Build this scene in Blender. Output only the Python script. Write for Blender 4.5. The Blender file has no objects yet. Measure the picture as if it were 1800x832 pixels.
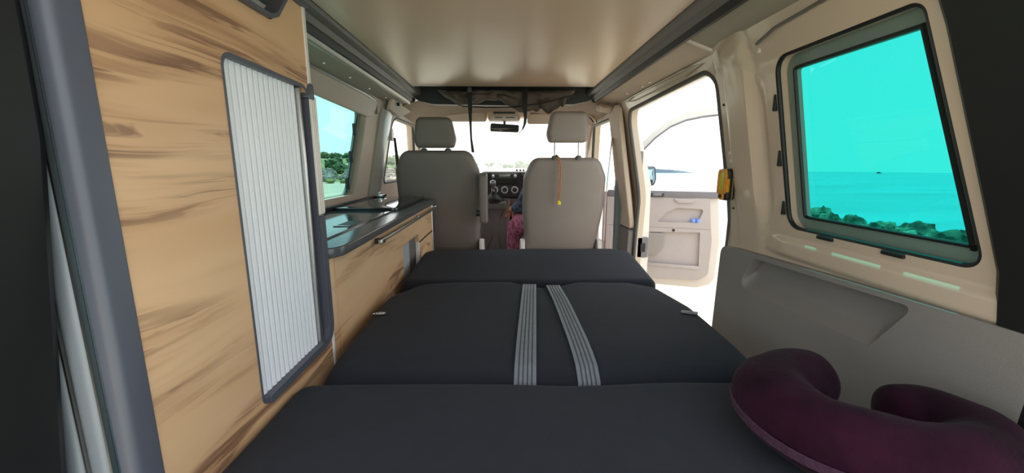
import bpy, bmesh, math, random
from mathutils import Vector, Matrix, noise as mnoise
random.seed(7)
SC = bpy.context.scene
COL = SC.collection
PI = math.pi
V = Vector

# ------------------------------------------------------------------ materials
def lin(c):
    def f(v):
        v /= 255.0
        return v / 12.92 if v <= 0.04045 else ((v + 0.055) / 1.055) ** 2.4
    return (f(c[0]), f(c[1]), f(c[2]), 1.0)

def new_mat(name):
    m = bpy.data.materials.new(name); m.use_nodes = True
    nt = m.node_tree; nt.nodes.clear()
    out = nt.nodes.new('ShaderNodeOutputMaterial')
    return m, nt, out

def mat(name, col, rough=.5, metal=0., var=None, bump=None, spec=.5, sheen=0., coat=0., col2=None, stretch=(1, 1, 1)):
    """principled surface; var=(scale, amount) tone variation, bump=(scale, strength)"""
    m, nt, out = new_mat(name)
    b = nt.nodes.new('ShaderNodeBsdfPrincipled')
    nt.links.new(b.outputs[0], out.inputs[0])
    b.inputs['Base Color'].default_value = lin(col)
    b.inputs['Roughness'].default_value = rough
    b.inputs['Metallic'].default_value = metal
    b.inputs['Specular IOR Level'].default_value = spec
    b.inputs['Sheen Weight'].default_value = sheen
    b.inputs['Coat Weight'].default_value = coat
    if var or bump:
        tc = nt.nodes.new('ShaderNodeTexCoord')
        mp = nt.nodes.new('ShaderNodeMapping'); mp.inputs['Scale'].default_value = stretch
        nt.links.new(tc.outputs['Object'], mp.inputs['Vector'])
    if var:
        n = nt.nodes.new('ShaderNodeTexNoise'); n.inputs['Scale'].default_value = var[0]; n.inputs['Detail'].default_value = 4
        nt.links.new(mp.outputs[0], n.inputs['Vector'])
        r = nt.nodes.new('ShaderNodeValToRGB')
        c1 = lin(col2) if col2 else tuple(v * (1 - var[1]) for v in lin(col)[:3]) + (1,)
        c2 = lin(col) if col2 else tuple(min(1, v * (1 + var[1])) for v in lin(col)[:3]) + (1,)
        r.color_ramp.elements[0].color = c1; r.color_ramp.elements[0].position = .35
        r.color_ramp.elements[1].color = c2; r.color_ramp.elements[1].position = .65
        nt.links.new(n.outputs['Fac'], r.inputs[0]); nt.links.new(r.outputs[0], b.inputs['Base Color'])
    if bump:
        n2 = nt.nodes.new('ShaderNodeTexNoise'); n2.inputs['Scale'].default_value = bump[0]; n2.inputs['Detail'].default_value = 3
        nt.links.new(mp.outputs[0], n2.inputs['Vector'])
        bp = nt.nodes.new('ShaderNodeBump'); bp.inputs['Strength'].default_value = bump[1]; bp.inputs['Distance'].default_value = .01
        nt.links.new(n2.outputs['Fac'], bp.inputs['Height']); nt.links.new(bp.outputs[0], b.inputs['Normal'])
    return m

def wood_mat(name):
    m, nt, out = new_mat(name)
    b = nt.nodes.new('ShaderNodeBsdfPrincipled'); nt.links.new(b.outputs[0], out.inputs[0])
    b.inputs['Roughness'].default_value = .45
    tc = nt.nodes.new('ShaderNodeTexCoord')
    def noise(scale, s, det, dist, loc=(0, 0, 0), rough=.55):
        mp = nt.nodes.new('ShaderNodeMapping'); mp.inputs['Scale'].default_value = s; mp.inputs['Location'].default_value = loc
        nt.links.new(warp.outputs[0], mp.inputs['Vector'])
        n = nt.nodes.new('ShaderNodeTexNoise'); n.inputs['Scale'].default_value = scale
        n.inputs['Detail'].default_value = det; n.inputs['Distortion'].default_value = dist; n.inputs['Roughness'].default_value = rough
        nt.links.new(mp.outputs[0], n.inputs['Vector']); return n
    def ramp(n, a, bb):
        r = nt.nodes.new('ShaderNodeMapRange'); r.inputs['From Min'].default_value = a; r.inputs['From Max'].default_value = bb
        r.interpolation_type = 'SMOOTHSTEP'
        nt.links.new(n.outputs['Fac'] if 'Fac' in n.outputs else n.outputs[0], r.inputs['Value']); return r
    def mul(a, c, k=1.):
        x = nt.nodes.new('ShaderNodeMath'); x.operation = 'MULTIPLY'; nt.links.new(a.outputs[0], x.inputs[0])
        if c is None: x.inputs[1].default_value = k
        else: nt.links.new(c.outputs[0], x.inputs[1])
        return x
    # low-frequency warp so the grain waves up and down along the panel
    wn = nt.nodes.new('ShaderNodeTexNoise'); wn.inputs['Scale'].default_value = 2.2; wn.inputs['Detail'].default_value = 1
    nt.links.new(tc.outputs['Object'], wn.inputs['Vector'])
    sub = nt.nodes.new('ShaderNodeVectorMath'); sub.operation = 'MULTIPLY_ADD'
    nt.links.new(wn.outputs['Color'], sub.inputs[0]); sub.inputs[1].default_value = (0, 0, .09)
    nt.links.new(tc.outputs['Object'], sub.inputs[2]); warp = sub
    band = ramp(noise(1, (1, 1.5, 11), 2, .5, (2.0, 2.3, 4.1)), .45, .65)
    fine = ramp(noise(1, (1, 3.2, 75), 5, .6, (3, 1, 2)), .42, .62)
    line = ramp(noise(1, (1, 2.6, 42), 4, 1.1, (7, 4, 1)), .53, .60)
    tone = ramp(noise(1, (1, .8, 5), 3, .2, (11, 2, 5)), .3, .7)
    mix1 = nt.nodes.new('ShaderNodeMixRGB'); mix1.inputs[1].default_value = lin((212, 170, 128)); mix1.inputs[2].default_value = lin((230, 192, 152))
    nt.links.new(tone.outputs[0], mix1.inputs[0])
    mix2 = nt.nodes.new('ShaderNodeMixRGB'); mix2.inputs[2].default_value = lin((166, 124, 92))
    nt.links.new(mix1.outputs[0], mix2.inputs[1]); nt.links.new(mul(mul(band, fine), None, .75).outputs[0], mix2.inputs[0])
    mix2b = nt.nodes.new('ShaderNodeMixRGB'); mix2b.inputs[2].default_value = lin((188, 144, 104))
    nt.links.new(mix2.outputs[0], mix2b.inputs[1]); nt.links.new(mul(band, None, .30).outputs[0], mix2b.inputs[0])
    mix3 = nt.nodes.new('ShaderNodeMixRGB'); mix3.inputs[2].default_value = lin((118, 82, 62))
    nt.links.new(mix2b.outputs[0], mix3.inputs[1]); nt.links.new(mul(mul(line, band), None, .8).outputs[0], mix3.inputs[0])
    nt.links.new(mix3.outputs[0], b.inputs['Base Color'])
    return m

def glass_mat(name, tint, gloss=.06, veil=0.):
    """window glass: each face lets the tint through and reflects a little"""
    m, nt, out = new_mat(name)
    t = nt.nodes.new('ShaderNodeBsdfTransparent'); t.inputs[0].default_value = tint + (1,)
    g = nt.nodes.new('ShaderNodeBsdfGlossy'); g.inputs['Roughness'].default_value = .02
    lw = nt.nodes.new('ShaderNodeMath'); lw.operation = 'MULTIPLY_ADD'; fc = nt.nodes.new('ShaderNodeLayerWeight'); fc.inputs['Blend'].default_value = .25
    nt.links.new(fc.outputs['Facing'], lw.inputs[0]); lw.inputs[1].default_value = gloss * 2; lw.inputs[2].default_value = gloss * .3
    mx = nt.nodes.new('ShaderNodeMixShader')
    nt.links.new(lw.outputs[0], mx.inputs[0]); nt.links.new(t.outputs[0], mx.inputs[1]); nt.links.new(g.outputs[0], mx.inputs[2])
    last = mx
    if veil:
        d = nt.nodes.new('ShaderNodeBsdfTranslucent'); d.inputs[0].default_value = (.9, .9, .88, 1)  # white veil mixed in for the glare of the bright outdoors
        m2 = nt.nodes.new('ShaderNodeMixShader'); m2.inputs[0].default_value = veil
        nt.links.new(mx.outputs[0], m2.inputs[1]); nt.links.new(d.outputs[0], m2.inputs[2]); last = m2
    nt.links.new(last.outputs[0], out.inputs[0])
    return m

WOOD = wood_mat('apple_wood')
CREAM = mat('cream_paint', (202, 184, 165), .28, var=(3, .03), coat=.3)
BEIGE = mat('beige_trim', (208, 188, 170), .6, var=(6, .03), bump=(180, .05))
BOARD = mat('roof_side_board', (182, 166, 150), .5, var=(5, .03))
BOARD_L = mat('roof_side_board_olive_shade', (150, 144, 130), .5, var=(5, .03))  # also the right rear board, whose shade is put into this colour
HEADL = mat('headliner', (210, 191, 174), .85, var=(9, .03), bump=(250, .08))
CEIL = mat('bed_board', (206, 179, 158), .30, var=(2.2, .03), bump=(1.6, .12), spec=.6)
RAIL = mat('rail_grey', (98, 95, 92), .45, var=(8, .04))
DARK = mat('dark_plastic', (52, 54, 58), .45, var=(20, .06))
BLACK = mat('black_rubber', (20, 20, 22), .5, var=(20, .08))
PITCH = mat('black_void_cloth', (16, 15, 15), .9, var=(20, .1))
ALU = mat('brushed_alu', (205, 205, 203), .32, 1., var=(10, .04))
CHROME = mat('chrome', (215, 215, 215), .12, 1., var=(10, .02))
EDGE_B = mat('profile_greige', (234, 228, 222), .35, var=(3, .01))
EDGE_D = mat('profile_anthracite', (82, 86, 98), .42, var=(6, .04), spec=.5)
SLAT = mat('shutter_white', (240, 243, 250), .38, var=(4, .02))
SLAT_D = mat('shutter_grey', (132, 140, 148), .45, .15, var=(4, .03))
SLAT_K = mat('small_shutter', (176, 180, 184), .4, var=(4, .03))
TOP = mat('worktop_slate', (84, 86, 90), .2, var=(40, .06), spec=.6)
LID = mat('lid_slate', (84, 88, 92), .07, var=(40, .05), spec=.9)
HOB = mat('hob_glass', (40, 40, 42), .05, var=(5, .03), spec=.8)
CUSH = mat('charcoal_fabric', (36, 39, 47), .9, var=(35, .06), bump=(900, .25), spec=.25, sheen=.04)
WEB = mat('webbing', (112, 120, 128), .5, var=(60, .08), bump=(400, .15), sheen=.2)
WEBD = mat('webbing_stripe', (70, 76, 84), .55, var=(60, .06))
VELVET = mat('purple_velvet', (36, 10, 26), .95, var=(14, .35), bump=(90, .2), spec=.12, sheen=.03)
VELVET_T = mat('purple_zip_tape', (62, 34, 54), .9, var=(90, .2), bump=(300, .3))
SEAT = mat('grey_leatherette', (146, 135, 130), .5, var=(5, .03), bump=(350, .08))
SEAT_SHADE = mat('grey_leatherette_shade', (124, 115, 109), .5, var=(5, .03), bump=(350, .08))  # passenger seat's leatherette with the driver seat's backlit shade in its colour
PIPE = mat('seat_piping', (104, 101, 97), .6, var=(20, .04))
GREYP = mat('side_panel_grey', (134, 130, 127), .55, var=(7, .03), bump=(420, .12))
DASH = mat('dash_dark', (58, 60, 64), .6, var=(30, .05), bump=(400, .08))
DASH_L = mat('dash_lower', (128, 122, 118), .6, var=(20, .04), bump=(400, .06))
SCREEN = mat('lcd', (118, 132, 120), .2, var=(30, .05))
KNOBW = mat('dial_ring', (225, 225, 225), .35, var=(30, .03))
DOORP = mat('door_panel', (176, 166, 164), .6, var=(6, .03), bump=(400, .05))
DOORD = mat('door_belt', (118, 114, 118), .55, var=(20, .04))
SPK = mat('speaker_grille', (150, 142, 138), .6, var=(300, .25))
WHITEP = mat('white_paint', (228, 222, 216), .25, var=(5, .02), coat=.5)
BAG = mat('brown_canvas', (92, 80, 73), .8, var=(14, .12), bump=(60, .25))
STRAPB = mat('black_strap', (22, 21, 21), .75, var=(80, .1))
YEL = mat('lamp_yellow', (216, 150, 26), .45, var=(20, .05))
LED = mat('led_panel', (200, 196, 70), .35, var=(120, .1))
CORD = mat('orange_cord', (186, 120, 66), .7, var=(160, .25))
YCLIP = mat('yellow_clip', (238, 214, 28), .4, var=(30, .05))
BLUE = mat('blue_plastic', (120, 156, 236), .35, var=(30, .04))
FLOORM = mat('floor_vinyl', (150, 140, 128), .6, var=(12, .06))
MIRG = mat('mirror_glass', (225, 228, 230), .03, 1., var=(5, .01))
SKIN = mat('skin', (206, 158, 130), .55, var=(20, .05))
SHIRT = mat('blue_shirt', (96, 112, 138), .85, var=(38, .45), col2=(40, 48, 66), bump=(120, .3), stretch=(1, 1, 1))
PANTS = mat('pink_print', (232, 150, 178), .85, var=(34, .5), col2=(146, 52, 94), bump=(60, .4), stretch=(2.2, 1, .7))
HAIR = mat('brown_hair', (70, 50, 38), .6, var=(80, .3), bump=(200, .3), stretch=(1, 1, .2))
TAGW = mat('white_tag', (226, 226, 224), .7, var=(60, .04))
GROUND = mat('pale_gravel', (156, 152, 132), .9, var=(1.6, .12), bump=(30, .4))
ROCK = mat('limestone', (150, 146, 136), .9, var=(2.4, .5), col2=(84, 84, 78), bump=(5, .8))
ROCKR = mat('coast_rock', (176, 156, 130), .9, var=(3.5, .5), col2=(74, 68, 56), bump=(9, 1.))
SCRUB = mat('dry_scrub', (128, 134, 76), .9, var=(.35, .4), col2=(60, 84, 44), bump=(3, .6))
LEAF = mat('olive_foliage', (66, 96, 52), .85, var=(1.2, .6), col2=(30, 52, 28), bump=(3, 1.))
LEAF2 = mat('pine_foliage', (88, 112, 66), .85, var=(1.1, .6), col2=(44, 66, 36), bump=(3, 1.))
BARK = mat('bark', (92, 78, 62), .9, var=(6, .3))
RENDERW = mat('white_render', (232, 228, 220), .8, var=(1, .04))
ROOFT = mat('terracotta', (176, 112, 84), .8, var=(4, .15))
SEA = mat('sea_water', (104, 156, 164), .3, var=(.05, .14), bump=(.6, .3), spec=.3, stretch=(.35, 1.6, 1))
HULL = mat('boat_hull', (70, 76, 84), .5, var=(4, .05))
STONE = mat('headland_stone', (112, 122, 134), .9, var=(.03, .2))
G_RIGHT = glass_mat('privacy_glass_right', (.135, .635, .60))
G_LEFT = glass_mat('privacy_glass_left', (.52, .73, .73))  # same real tint as the right glass; brighter exposure put into the colour
G_CLEAR = glass_mat('clear_glass', (.97, .985, .98), veil=.02)
G_WIND = glass_mat('windscreen_glass', (.95, .97, .96), veil=.13)

# ------------------------------------------------------------------ geometry
def quad_ring(bm, a, b, flip=False):
    n = len(a)
    for i in range(n):
        j = (i + 1) % n
        f = (a[i], a[j], b[j], b[i])
        try: bm.faces.new(f if not flip else f[::-1])
        except ValueError: pass

def bx(bm, x0, x1, y0, y1, z0, z1, bev=0., seg=2):
    t = bmesh.new()
    bmesh.ops.create_cube(t, size=1)
    for v in t.verts:
        v.co = V(((x0 + x1) / 2 + v.co.x * (x1 - x0), (y0 + y1) / 2 + v.co.y * (y1 - y0), (z0 + z1) / 2 + v.co.z * (z1 - z0)))
    if bev: bmesh.ops.bevel(t, geom=t.edges[:], offset=bev, segments=seg, profile=.6, affect='EDGES')
    merge(bm, t)

def merge(bm, t, M=None):
    me = bpy.data.meshes.new('tmp'); t.to_mesh(me); t.free()
    if M is not None: me.transform(M)
    bm.from_mesh(me); bpy.data.meshes.remove(me)

def roundpoly(pts, r, n=6):
    """polygon (2D) with rounded corners; r scalar or per-corner list"""
    N = len(pts); rs = r if isinstance(r, (list, tuple)) else [r] * N
    out = []
    for i in range(N):
        p0, p, p1 = V(pts[i - 1]), V(pts[i]), V(pts[(i + 1) % N]); q = rs[i]
        d0, d1 = (p0 - p), (p1 - p); l0, l1 = d0.length, d1.length
        if q <= 1e-6: out.append((p.x, p.y)); continue
        d0 /= l0; d1 /= l1
        ang = math.acos(max(-1, min(1, d0.dot(d1))))
        if ang > PI - .02: out.append((p.x, p.y)); continue
        t = min(q / math.tan(ang / 2), .49 * l0, .49 * l1)
        a, b = p + d0 * t, p + d1 * t
        for k in range(n + 1):
            s = k / n
            # blend between a true-ish arc: quadratic with a fuller middle
            w = .83
            e = ((1 - s) ** 2 * a + 2 * s * (1 - s) * w * p + s * s * b) / ((1 - s) ** 2 + 2 * s * (1 - s) * w + s * s)
            out.append((e.x, e.y))
    return out

def ccw(p):
    a = sum(p[i - 1][0] * p[i][1] - p[i][0] * p[i - 1][1] for i in range(len(p)))
    return p if a > 0 else p[::-1]

def inset(p, d):
    """move a CCW outline inwards by d along its vertex normals"""
    n = len(p); o = []
    for i in range(n):
        a, b, c = V(p[i - 1]), V(p[i]), V(p[(i + 1) % n])
        e0, e1 = (b - a), (c - b)
        if e0.length < 1e-9: e0 = e1
        if e1.length < 1e-9: e1 = e0
        e0 = e0.normalized(); e1 = e1.normalized()
        n0, n1 = V((-e0.y, e0.x)), V((-e1.y, e1.x))
        m = n0 + n1
        if m.length < 1e-6: m = n0
        m.normalize(); k = max(.35, m.dot(n0))
        o.append((b.x + m.x * d / k, b.y + m.y * d / k))
    return o

def dens(p, step):
    o = []
    for i in range(len(p)):
        a, b = V(p[i]), V(p[(i + 1) % len(p)])
        k = max(1, int((b - a).length / step))
        for j in range(k): o.append(tuple(a.lerp(b, j / k)))
    return o

def slab(bm, outline, w0, w1, r0, r1, fn, seg=4, fill=3, centre=None):
    """solid from a 2D outline between depths w0 and w1, its two rims rounded by r0 and r1; fn(u,v,w)->point"""
    p = ccw(outline)
    cx = sum(q[0] for q in p) / len(p); cy = sum(q[1] for q in p) / len(p)
    if centre: cx, cy = centre
    loops = []
    def fillin(base, w, rev):
        ls = []
        for k in range(1, fill + 1):
            s = 1 - k / (fill + .0001)
            ls.append([(cx + (q[0] - cx) * s, cy + (q[1] - cy) * s, w) for q in base])
        return ls[:-1]
    b0 = inset(p, r0) if r0 else p; b1 = inset(p, r1) if r1 else p
    f0 = fillin(b0, w0, True)
    for l in f0[::-1]: loops.append(l)
    for k in range(seg + 1 if r0 else 1):
        t = (k / seg) * PI / 2 if r0 else PI / 2
        q = inset(p, r0 * (1 - math.sin(t))) if r0 else p
        loops.append([(a[0], a[1], w0 + r0 * (1 - math.cos(t))) for a in q])
    for k in range(seg + 1 if r1 else 1):
        t = (k / seg) * PI / 2 if r1 else 0
        q = inset(p, r1 * (1 - math.cos(t))) if r1 else p
        loops.append([(a[0], a[1], w1 - r1 * (1 - math.sin(t))) for a in q])
    for l in fillin(b1, w1, False): loops.append(l)
    vl = [[bm.verts.new(fn(*q)) for q in l] for l in loops]
    for a, b in zip(vl, vl[1:]): quad_ring(bm, a, b)
    c0 = bm.verts.new(fn(cx, cy, w0)); c1 = bm.verts.new(fn(cx, cy, w1))
    n = len(p)
    for i in range(n):
        j = (i + 1) % n
        bm.faces.new((vl[0][j], vl[0][i], c0)); bm.faces.new((vl[-1][i], vl[-1][j], c1))

def XZ(u, v, w): return (u, w, v)
def YZ(u, v, w): return (w, u, v)
def XY(u, v, w): return (u, v, w)

def prism(bm, pts, a0, a1, fn):
    p = ccw(pts)
    a = [bm.verts.new(fn(q[0], q[1], a0)) for q in p]; b = [bm.verts.new(fn(q[0], q[1], a1)) for q in p]
    quad_ring(bm, a, b); bm.faces.new(a[::-1]); bm.faces.new(b)

def frames_along(pts, closed=False):
    n = len(pts); P = [V(p) for p in pts]; T = []
    for i in range(n):
        a = P[i - 1] if (i > 0 or closed) else P[i]; b = P[(i + 1) % n] if (i < n - 1 or closed) else P[i]
        T.append((b - a).normalized())
    up = V((0, 0, 1)) if abs(T[0].z) < .9 else V((0, 1, 0))
    N = [(up - T[0] * up.dot(T[0])).normalized()]
    for i in range(1, n):
        q = N[-1] - T[i] * N[-1].dot(T[i]); N.append(q.normalized() if q.length > 1e-6 else N[-1])
    return P, T, N

def tube(bm, pts, r, n=10, closed=False, flat=1.):
    P, T, N = frames_along(pts, closed); rs = r if isinstance(r, (list, tuple)) else [r] * len(P)
    loops = []
    for i in range(len(P)):
        B = T[i].cross(N[i])
        loops.append([bm.verts.new(P[i] + (N[i] * math.cos(2 * PI * k / n) * flat + B * math.sin(2 * PI * k / n)) * rs[i]) for k in range(n)])
    for a, b in zip(loops, loops[1:]): quad_ring(bm, a, b, True)
    if closed: quad_ring(bm, loops[-1], loops[0], True)
    else:
        bm.faces.new(loops[0]); bm.faces.new(loops[-1][::-1])

def ribbon(bm, pts, side, nrm, w, t):
    """flat strap: side vector(s) across it, nrm vector(s) out of it"""
    loops = []
    for i, p in enumerate(pts):
        s = V(side[i] if isinstance(side, list) else side).normalized(); q = V(nrm[i] if isinstance(nrm, list) else nrm).normalized()
        ww = w[i] if isinstance(w, list) else w
        p = V(p)
        loops.append([bm.verts.new(p + s * a * ww / 2 + q * b * t / 2) for a, b in ((-1, -1), (1, -1), (1, 1), (-1, 1))])
    for a, b in zip(loops, loops[1:]): quad_ring(bm, a, b)
    bm.faces.new(loops[0][::-1]); bm.faces.new(loops[-1])

def lathe(bm, prof, c, axis='z', n=20):
    loops = []
    for r, h in prof:
        l = []
        for k in range(n):
            a = 2 * PI * k / n; x, y = r * math.cos(a), r * math.sin(a)
            q = {'z': (x, y, h), 'y': (x, h, y), 'x': (h, x, y)}[axis]
            l.append(bm.verts.new(V(c) + V(q)))
        loops.append(l)
    for a, b in zip(loops, loops[1:]): quad_ring(bm, a, b)
    bm.faces.new(loops[0][::-1]); bm.faces.new(loops[-1])

def hit(poly, c, a):
    d = V((math.cos(a), math.sin(a))); best = None
    for i in range(len(poly)):
        p, q = V(poly[i - 1]) - V(c), V(poly[i]) - V(c); e = q - p
        den = d.x * e.y - d.y * e.x
        if abs(den) < 1e-12: continue
        t = (p.x * e.y - p.y * e.x) / den; s = (p.x * d.y - p.y * d.x) / den
        if t > 0 and -1e-6 <= s <= 1 + 1e-6 and (best is None or t > best): best = t
    return (c[0] + d.x * best, c[1] + d.y * best)

def ring_panel(bm, outer, inner, fn, depth, sub=8, centre=None, n=96):
    """a panel with an opening: front surface fn(u,v,0), back surface fn(u,v,depth)"""
    c = centre or (sum(p[0] for p in inner) / len(inner), sum(p[1] for p in inner) / len(inner))
    angs = set(round(2 * PI * k / n, 5) for k in range(n))
    for p in list(outer) + list(inner): angs.add(round(math.atan2(p[1] - c[1], p[0] - c[0]) % (2 * PI), 5))
    angs = sorted(angs)
    o = [hit(outer, c, a) for a in angs]; i_ = [hit(inner, c, a) for a in angs]
    F, B = [], []
    for k in range(sub + 1):
        s = k / sub
        l = [(i_[j][0] * (1 - s) + o[j][0] * s, i_[j][1] * (1 - s) + o[j][1] * s) for j in range(len(angs))]
        F.append([bm.verts.new(fn(p[0], p[1], 0)) for p in l]); B.append([bm.verts.new(fn(p[0], p[1], depth)) for p in l])
    for a, b in zip(F, F[1:]): quad_ring(bm, a, b)
    for a, b in zip(B, B[1:]): quad_ring(bm, a, b, True)
    quad_ring(bm, B[0], F[0]); quad_ring(bm, F[-1], B[-1])

def grid(bm, nu, nv, fn):
    g = [[bm.verts.new(fn(i / nu, j / nv)) for j in range(nv + 1)] for i in range(nu + 1)]
    for i in range(nu):
        for j in range(nv): bm.faces.new((g[i][j], g[i + 1][j], g[i + 1][j + 1], g[i][j + 1]))
    return g

def sphere(bm, c, r, sub=3, sc=(1, 1, 1)):
    t = bmesh.new(); bmesh.ops.create_icosphere(t, subdivisions=sub, radius=r)
    for v in t.verts: v.co = V((v.co.x * sc[0], v.co.y * sc[1], v.co.z * sc[2])) + V(c)
    merge(bm, t)

# ------------------------------------------------------------------ objects
ORG = {}
def mk(name, bm, m, org=(0, 0, 0), smooth=35, recalc=True):
    if recalc: bmesh.ops.recalc_face_normals(bm, faces=bm.faces[:])
    me = bpy.data.meshes.new(name); bm.to_mesh(me); bm.free()
    me.transform(Matrix.Translation(-V(org)))
    me.materials.append(m)
    for p in me.polygons: p.use_smooth = True
    me.set_sharp_from_angle(angle=math.radians(smooth))
    o = bpy.data.objects.new(name, me); COL.objects.link(o)
    return o

def tag(o, label, cat, group=None):
    o['label'] = label; o['category'] = cat
    if group: o['group'] = group

def thing(name, label, cat, loc, group=None, kind=None, rz=0.):
    o = bpy.data.objects.new(name, None); COL.objects.link(o); o.location = loc; o.rotation_euler = (0, 0, rz)
    o.empty_display_size = .05; tag(o, label, cat, group); ORG[o.name] = V(loc)
    if kind: o['kind'] = kind
    return o

def part(name, bm, m, parent, label=None, local=False, smooth=35):
    org = (0, 0, 0) if local else ORG[parent.name]
    o = mk(name, bm, m, org, smooth); o.parent = parent; ORG[o.name] = V(org) if not local else V((0, 0, 0))
    if label: o['label'] = label
    return o

def solo(name, bm, m, label, cat, loc, group=None, smooth=35):
    o = mk(name, bm, m, loc, smooth); o.location = loc; tag(o, label, cat, group); ORG[o.name] = V(loc)
    return o

def struct(name, bm, m, label=None, loc=(0, 0, 0), smooth=35):
    o = mk(name, bm, m, loc, smooth); o.location = loc; o['kind'] = 'structure'; ORG[o.name] = V(loc)
    if label: o['label'] = label
    return o

def N(): return bmesh.new()

def wx(z):
    """inside face of the side walls (tumblehome above the sill)"""
    K = [(-.2, .80), (.5, .815), (.80, .822), (.86, .815), (1.30, .725), (1.385, .692), (1.46, .665)]
    for (a, b), (c, d) in zip(K, K[1:]):
        if z <= c: return b + (d - b) * max(0, (z - a)) / (c - a)
    return K[-1][1]

# ================================================================== THE SHELL
bm = N(); bx(bm, -.86, .86, .25, 3.75, -.06, 0, .01)
bx(bm, .78, 1.0, 1.44, 2.44, -.14, -.02, .01)
struct('floor', bm, FLOORM, 'vinyl van floor with the sunlit sliding door step')

# roof bed board (glossy underside)
bm = N(); slab(bm, dens(roundpoly([(-.515, .2), (.515, .2), (.515, 2.37), (-.515, 2.37)], .02), .12), 1.455, 1.485, .004, .004, XY, fill=8)
ceil = struct('ceiling', bm, CEIL, 'glossy beige underside of the raised roof bed')
bm = N(); bx(bm, -.515, .515, 2.371, 2.378, 1.4562, 1.486, .001); part('edge_strip', bm, ALU, ceil)

# dark rails either side of the bed board, then the side boards
for s, nm in ((-1, 'left'), (1, 'right')):
    prof = [(s * .517, 1.462), (s * .524, 1.447), (s * .548, 1.442), (s * .556, 1.424), (s * .562, 1.424), (s * .575, 1.49), (s * .517, 1.49)]
    bm = N(); prism(bm, roundpoly(prof, .003, 3), .2, 2.62, XZ)
    t = struct('trim_1' if s < 0 else 'trim_2', bm, RAIL, 'long dark grey rail along the %s edge of the roof bed' % nm)
    bm = N(); prism(bm, [(s * .562, 1.424), (s * .572, 1.408), (s * .585, 1.409), (s * .585, 1.48), (s * .57, 1.48)], .2, 2.66, XZ)
    part('seal', bm, BLACK, t, 'black strip standing in for the dark gap beside the rail')  # shade of the open gap drawn as a solid black strip
    if s < 0:
        bm = N(); prism(bm, roundpoly([(-.584, 1.408), (-.590, 1.396), (-.604, 1.393), (-.612, 1.398), (-.612, 1.44), (-.584, 1.44)], .004, 3), .2, 2.64, XZ)
        part('rail', bm, mat('rail_pale_grey', (168, 164, 156), .35, .3, var=(8, .03)), t, 'pale grey rail')

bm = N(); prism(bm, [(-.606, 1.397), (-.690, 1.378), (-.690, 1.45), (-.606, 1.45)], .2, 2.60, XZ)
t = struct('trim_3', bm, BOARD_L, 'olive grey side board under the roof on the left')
for y in (1.55, 1.80, 2.05, 2.32):
    bm = N(); lathe(bm, [(.001, -.004), (.005, -.003), (.006, 0), (.006, .004)], (-.655, y, 1.3855)); part('screw', bm, ALU, t)
bm = N(); prism(bm, [(.584, 1.424), (.690, 1.382), (.70, 1.40), (.70, 1.46), (.584, 1.46)], 1.40, 2.56, XZ)
t = struct('trim_4', bm, BOARD, 'beige side board above the sliding door')
for y, x in ((1.9, .665), (2.0, .665), (2.2, .655)):
    bm = N(); sphere(bm, (x, y, 1.391), .007, 2, (1, 1.3, .5)); part('clip', bm, EDGE_B, t)
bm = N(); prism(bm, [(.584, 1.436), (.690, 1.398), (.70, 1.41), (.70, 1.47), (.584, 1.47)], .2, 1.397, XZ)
t = struct('trim_5', bm, BOARD_L, 'side board above the right rear window, shade put into its colour')
bm = N(); prism(bm, [(.584, 1.428), (.694, 1.388), (.70, 1.40), (.590, 1.44)], 1.39, 1.40, XZ); part('joint_strip', bm, EDGE_B, t)

# --- right wall, rear part, with the big tinted window
def bump(v, a, b, h, soft=.03):
    if v < a - soft or v > b + soft: return 0.
    k = 1.
    if v < a: k = (v - a + soft) / soft
    if v > b: k = (b + soft - v) / soft
    return h * (k * k * (3 - 2 * k))
def wall_r(u, v, w):
    x = wx(v)
    if w == 0:
        f = max(0, min(1, (v - .72) / .2)) * max(0, min(1, (1.44 - v) / .10))
        x -= bump(u, 1.235, 1.335, .022, .028) * f
        x += bump(u, 1.185, 1.20, .008, .012) * max(0, min(1, (1.25 - v) / .05)) * max(0, min(1, (v - .86) / .05))
        x -= bump(v, .772, .80, .014, .02) * max(0, min(1, (1.22 - u) / .1))
    return (x + w, u, v)
WINR = roundpoly([(.640, .845), (1.12, .845), (1.12, 1.305), (.735, 1.305)], [.03, .045, .045, .03], 8)
bm = N(); ring_panel(bm, [(.40, .757), (1.36, .728), (1.41, .70), (1.41, 1.42), (.40, 1.42)], WINR, wall_r, .055, sub=26)
wr = struct('wall_right', bm, CREAM, 'glossy cream side wall and pillar around the tinted rear window')
bm = N(); bx(bm, .872, .884, .30, 1.42, -.15, .86, .003); part('outer_skin', bm, WHITEP, wr)
def loopYZ(poly, off, x_off=0.):
    return [(wx(p[1]) + x_off, p[0], p[1]) for p in poly]
bm = N(); tube(bm, loopYZ(dens(WINR, .05), 0, .006), .0065, 8, True); part('seal', bm, BLACK, wr, 'black rubber window seal')
for y, z, dy, dz in ((1.128, 1.19, .010, .045), (1.128, 1.04, .010, .045), (1.128, .90, .010, .04), (.98, .838, .05, .010), (.80, .838, .05, .010)):
    bm = N(); x = wx(z); bx(bm, x - .006, x + .006, y - dy / 2, y + dy / 2, z - dz / 2, z + dz / 2, .003); part('clip', bm, BLACK, wr)
for y, z, r in ((1.36, 1.33, .005), (1.345, 1.36, .004), (1.31, 1.365, .004), (1.385, 1.22, .004), (1.39, .87, .004)):
    bm = N(); lathe(bm, [(r, -.002), (r, .006)], (wx(z) - .001, y, z), 'x', 12); part('hole_plug', bm, BLACK, wr)
for y, z in ((1.17, 1.335), (1.39, 1.33), (1.375, 1.06), (1.372, 1.035)):
    bm = N(); lathe(bm, [(.003, -.004), (.007, -.003), (.007, .006)], (wx(z), y, z), 'x', 12); part('plug', bm, EDGE_B, wr)
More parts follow.
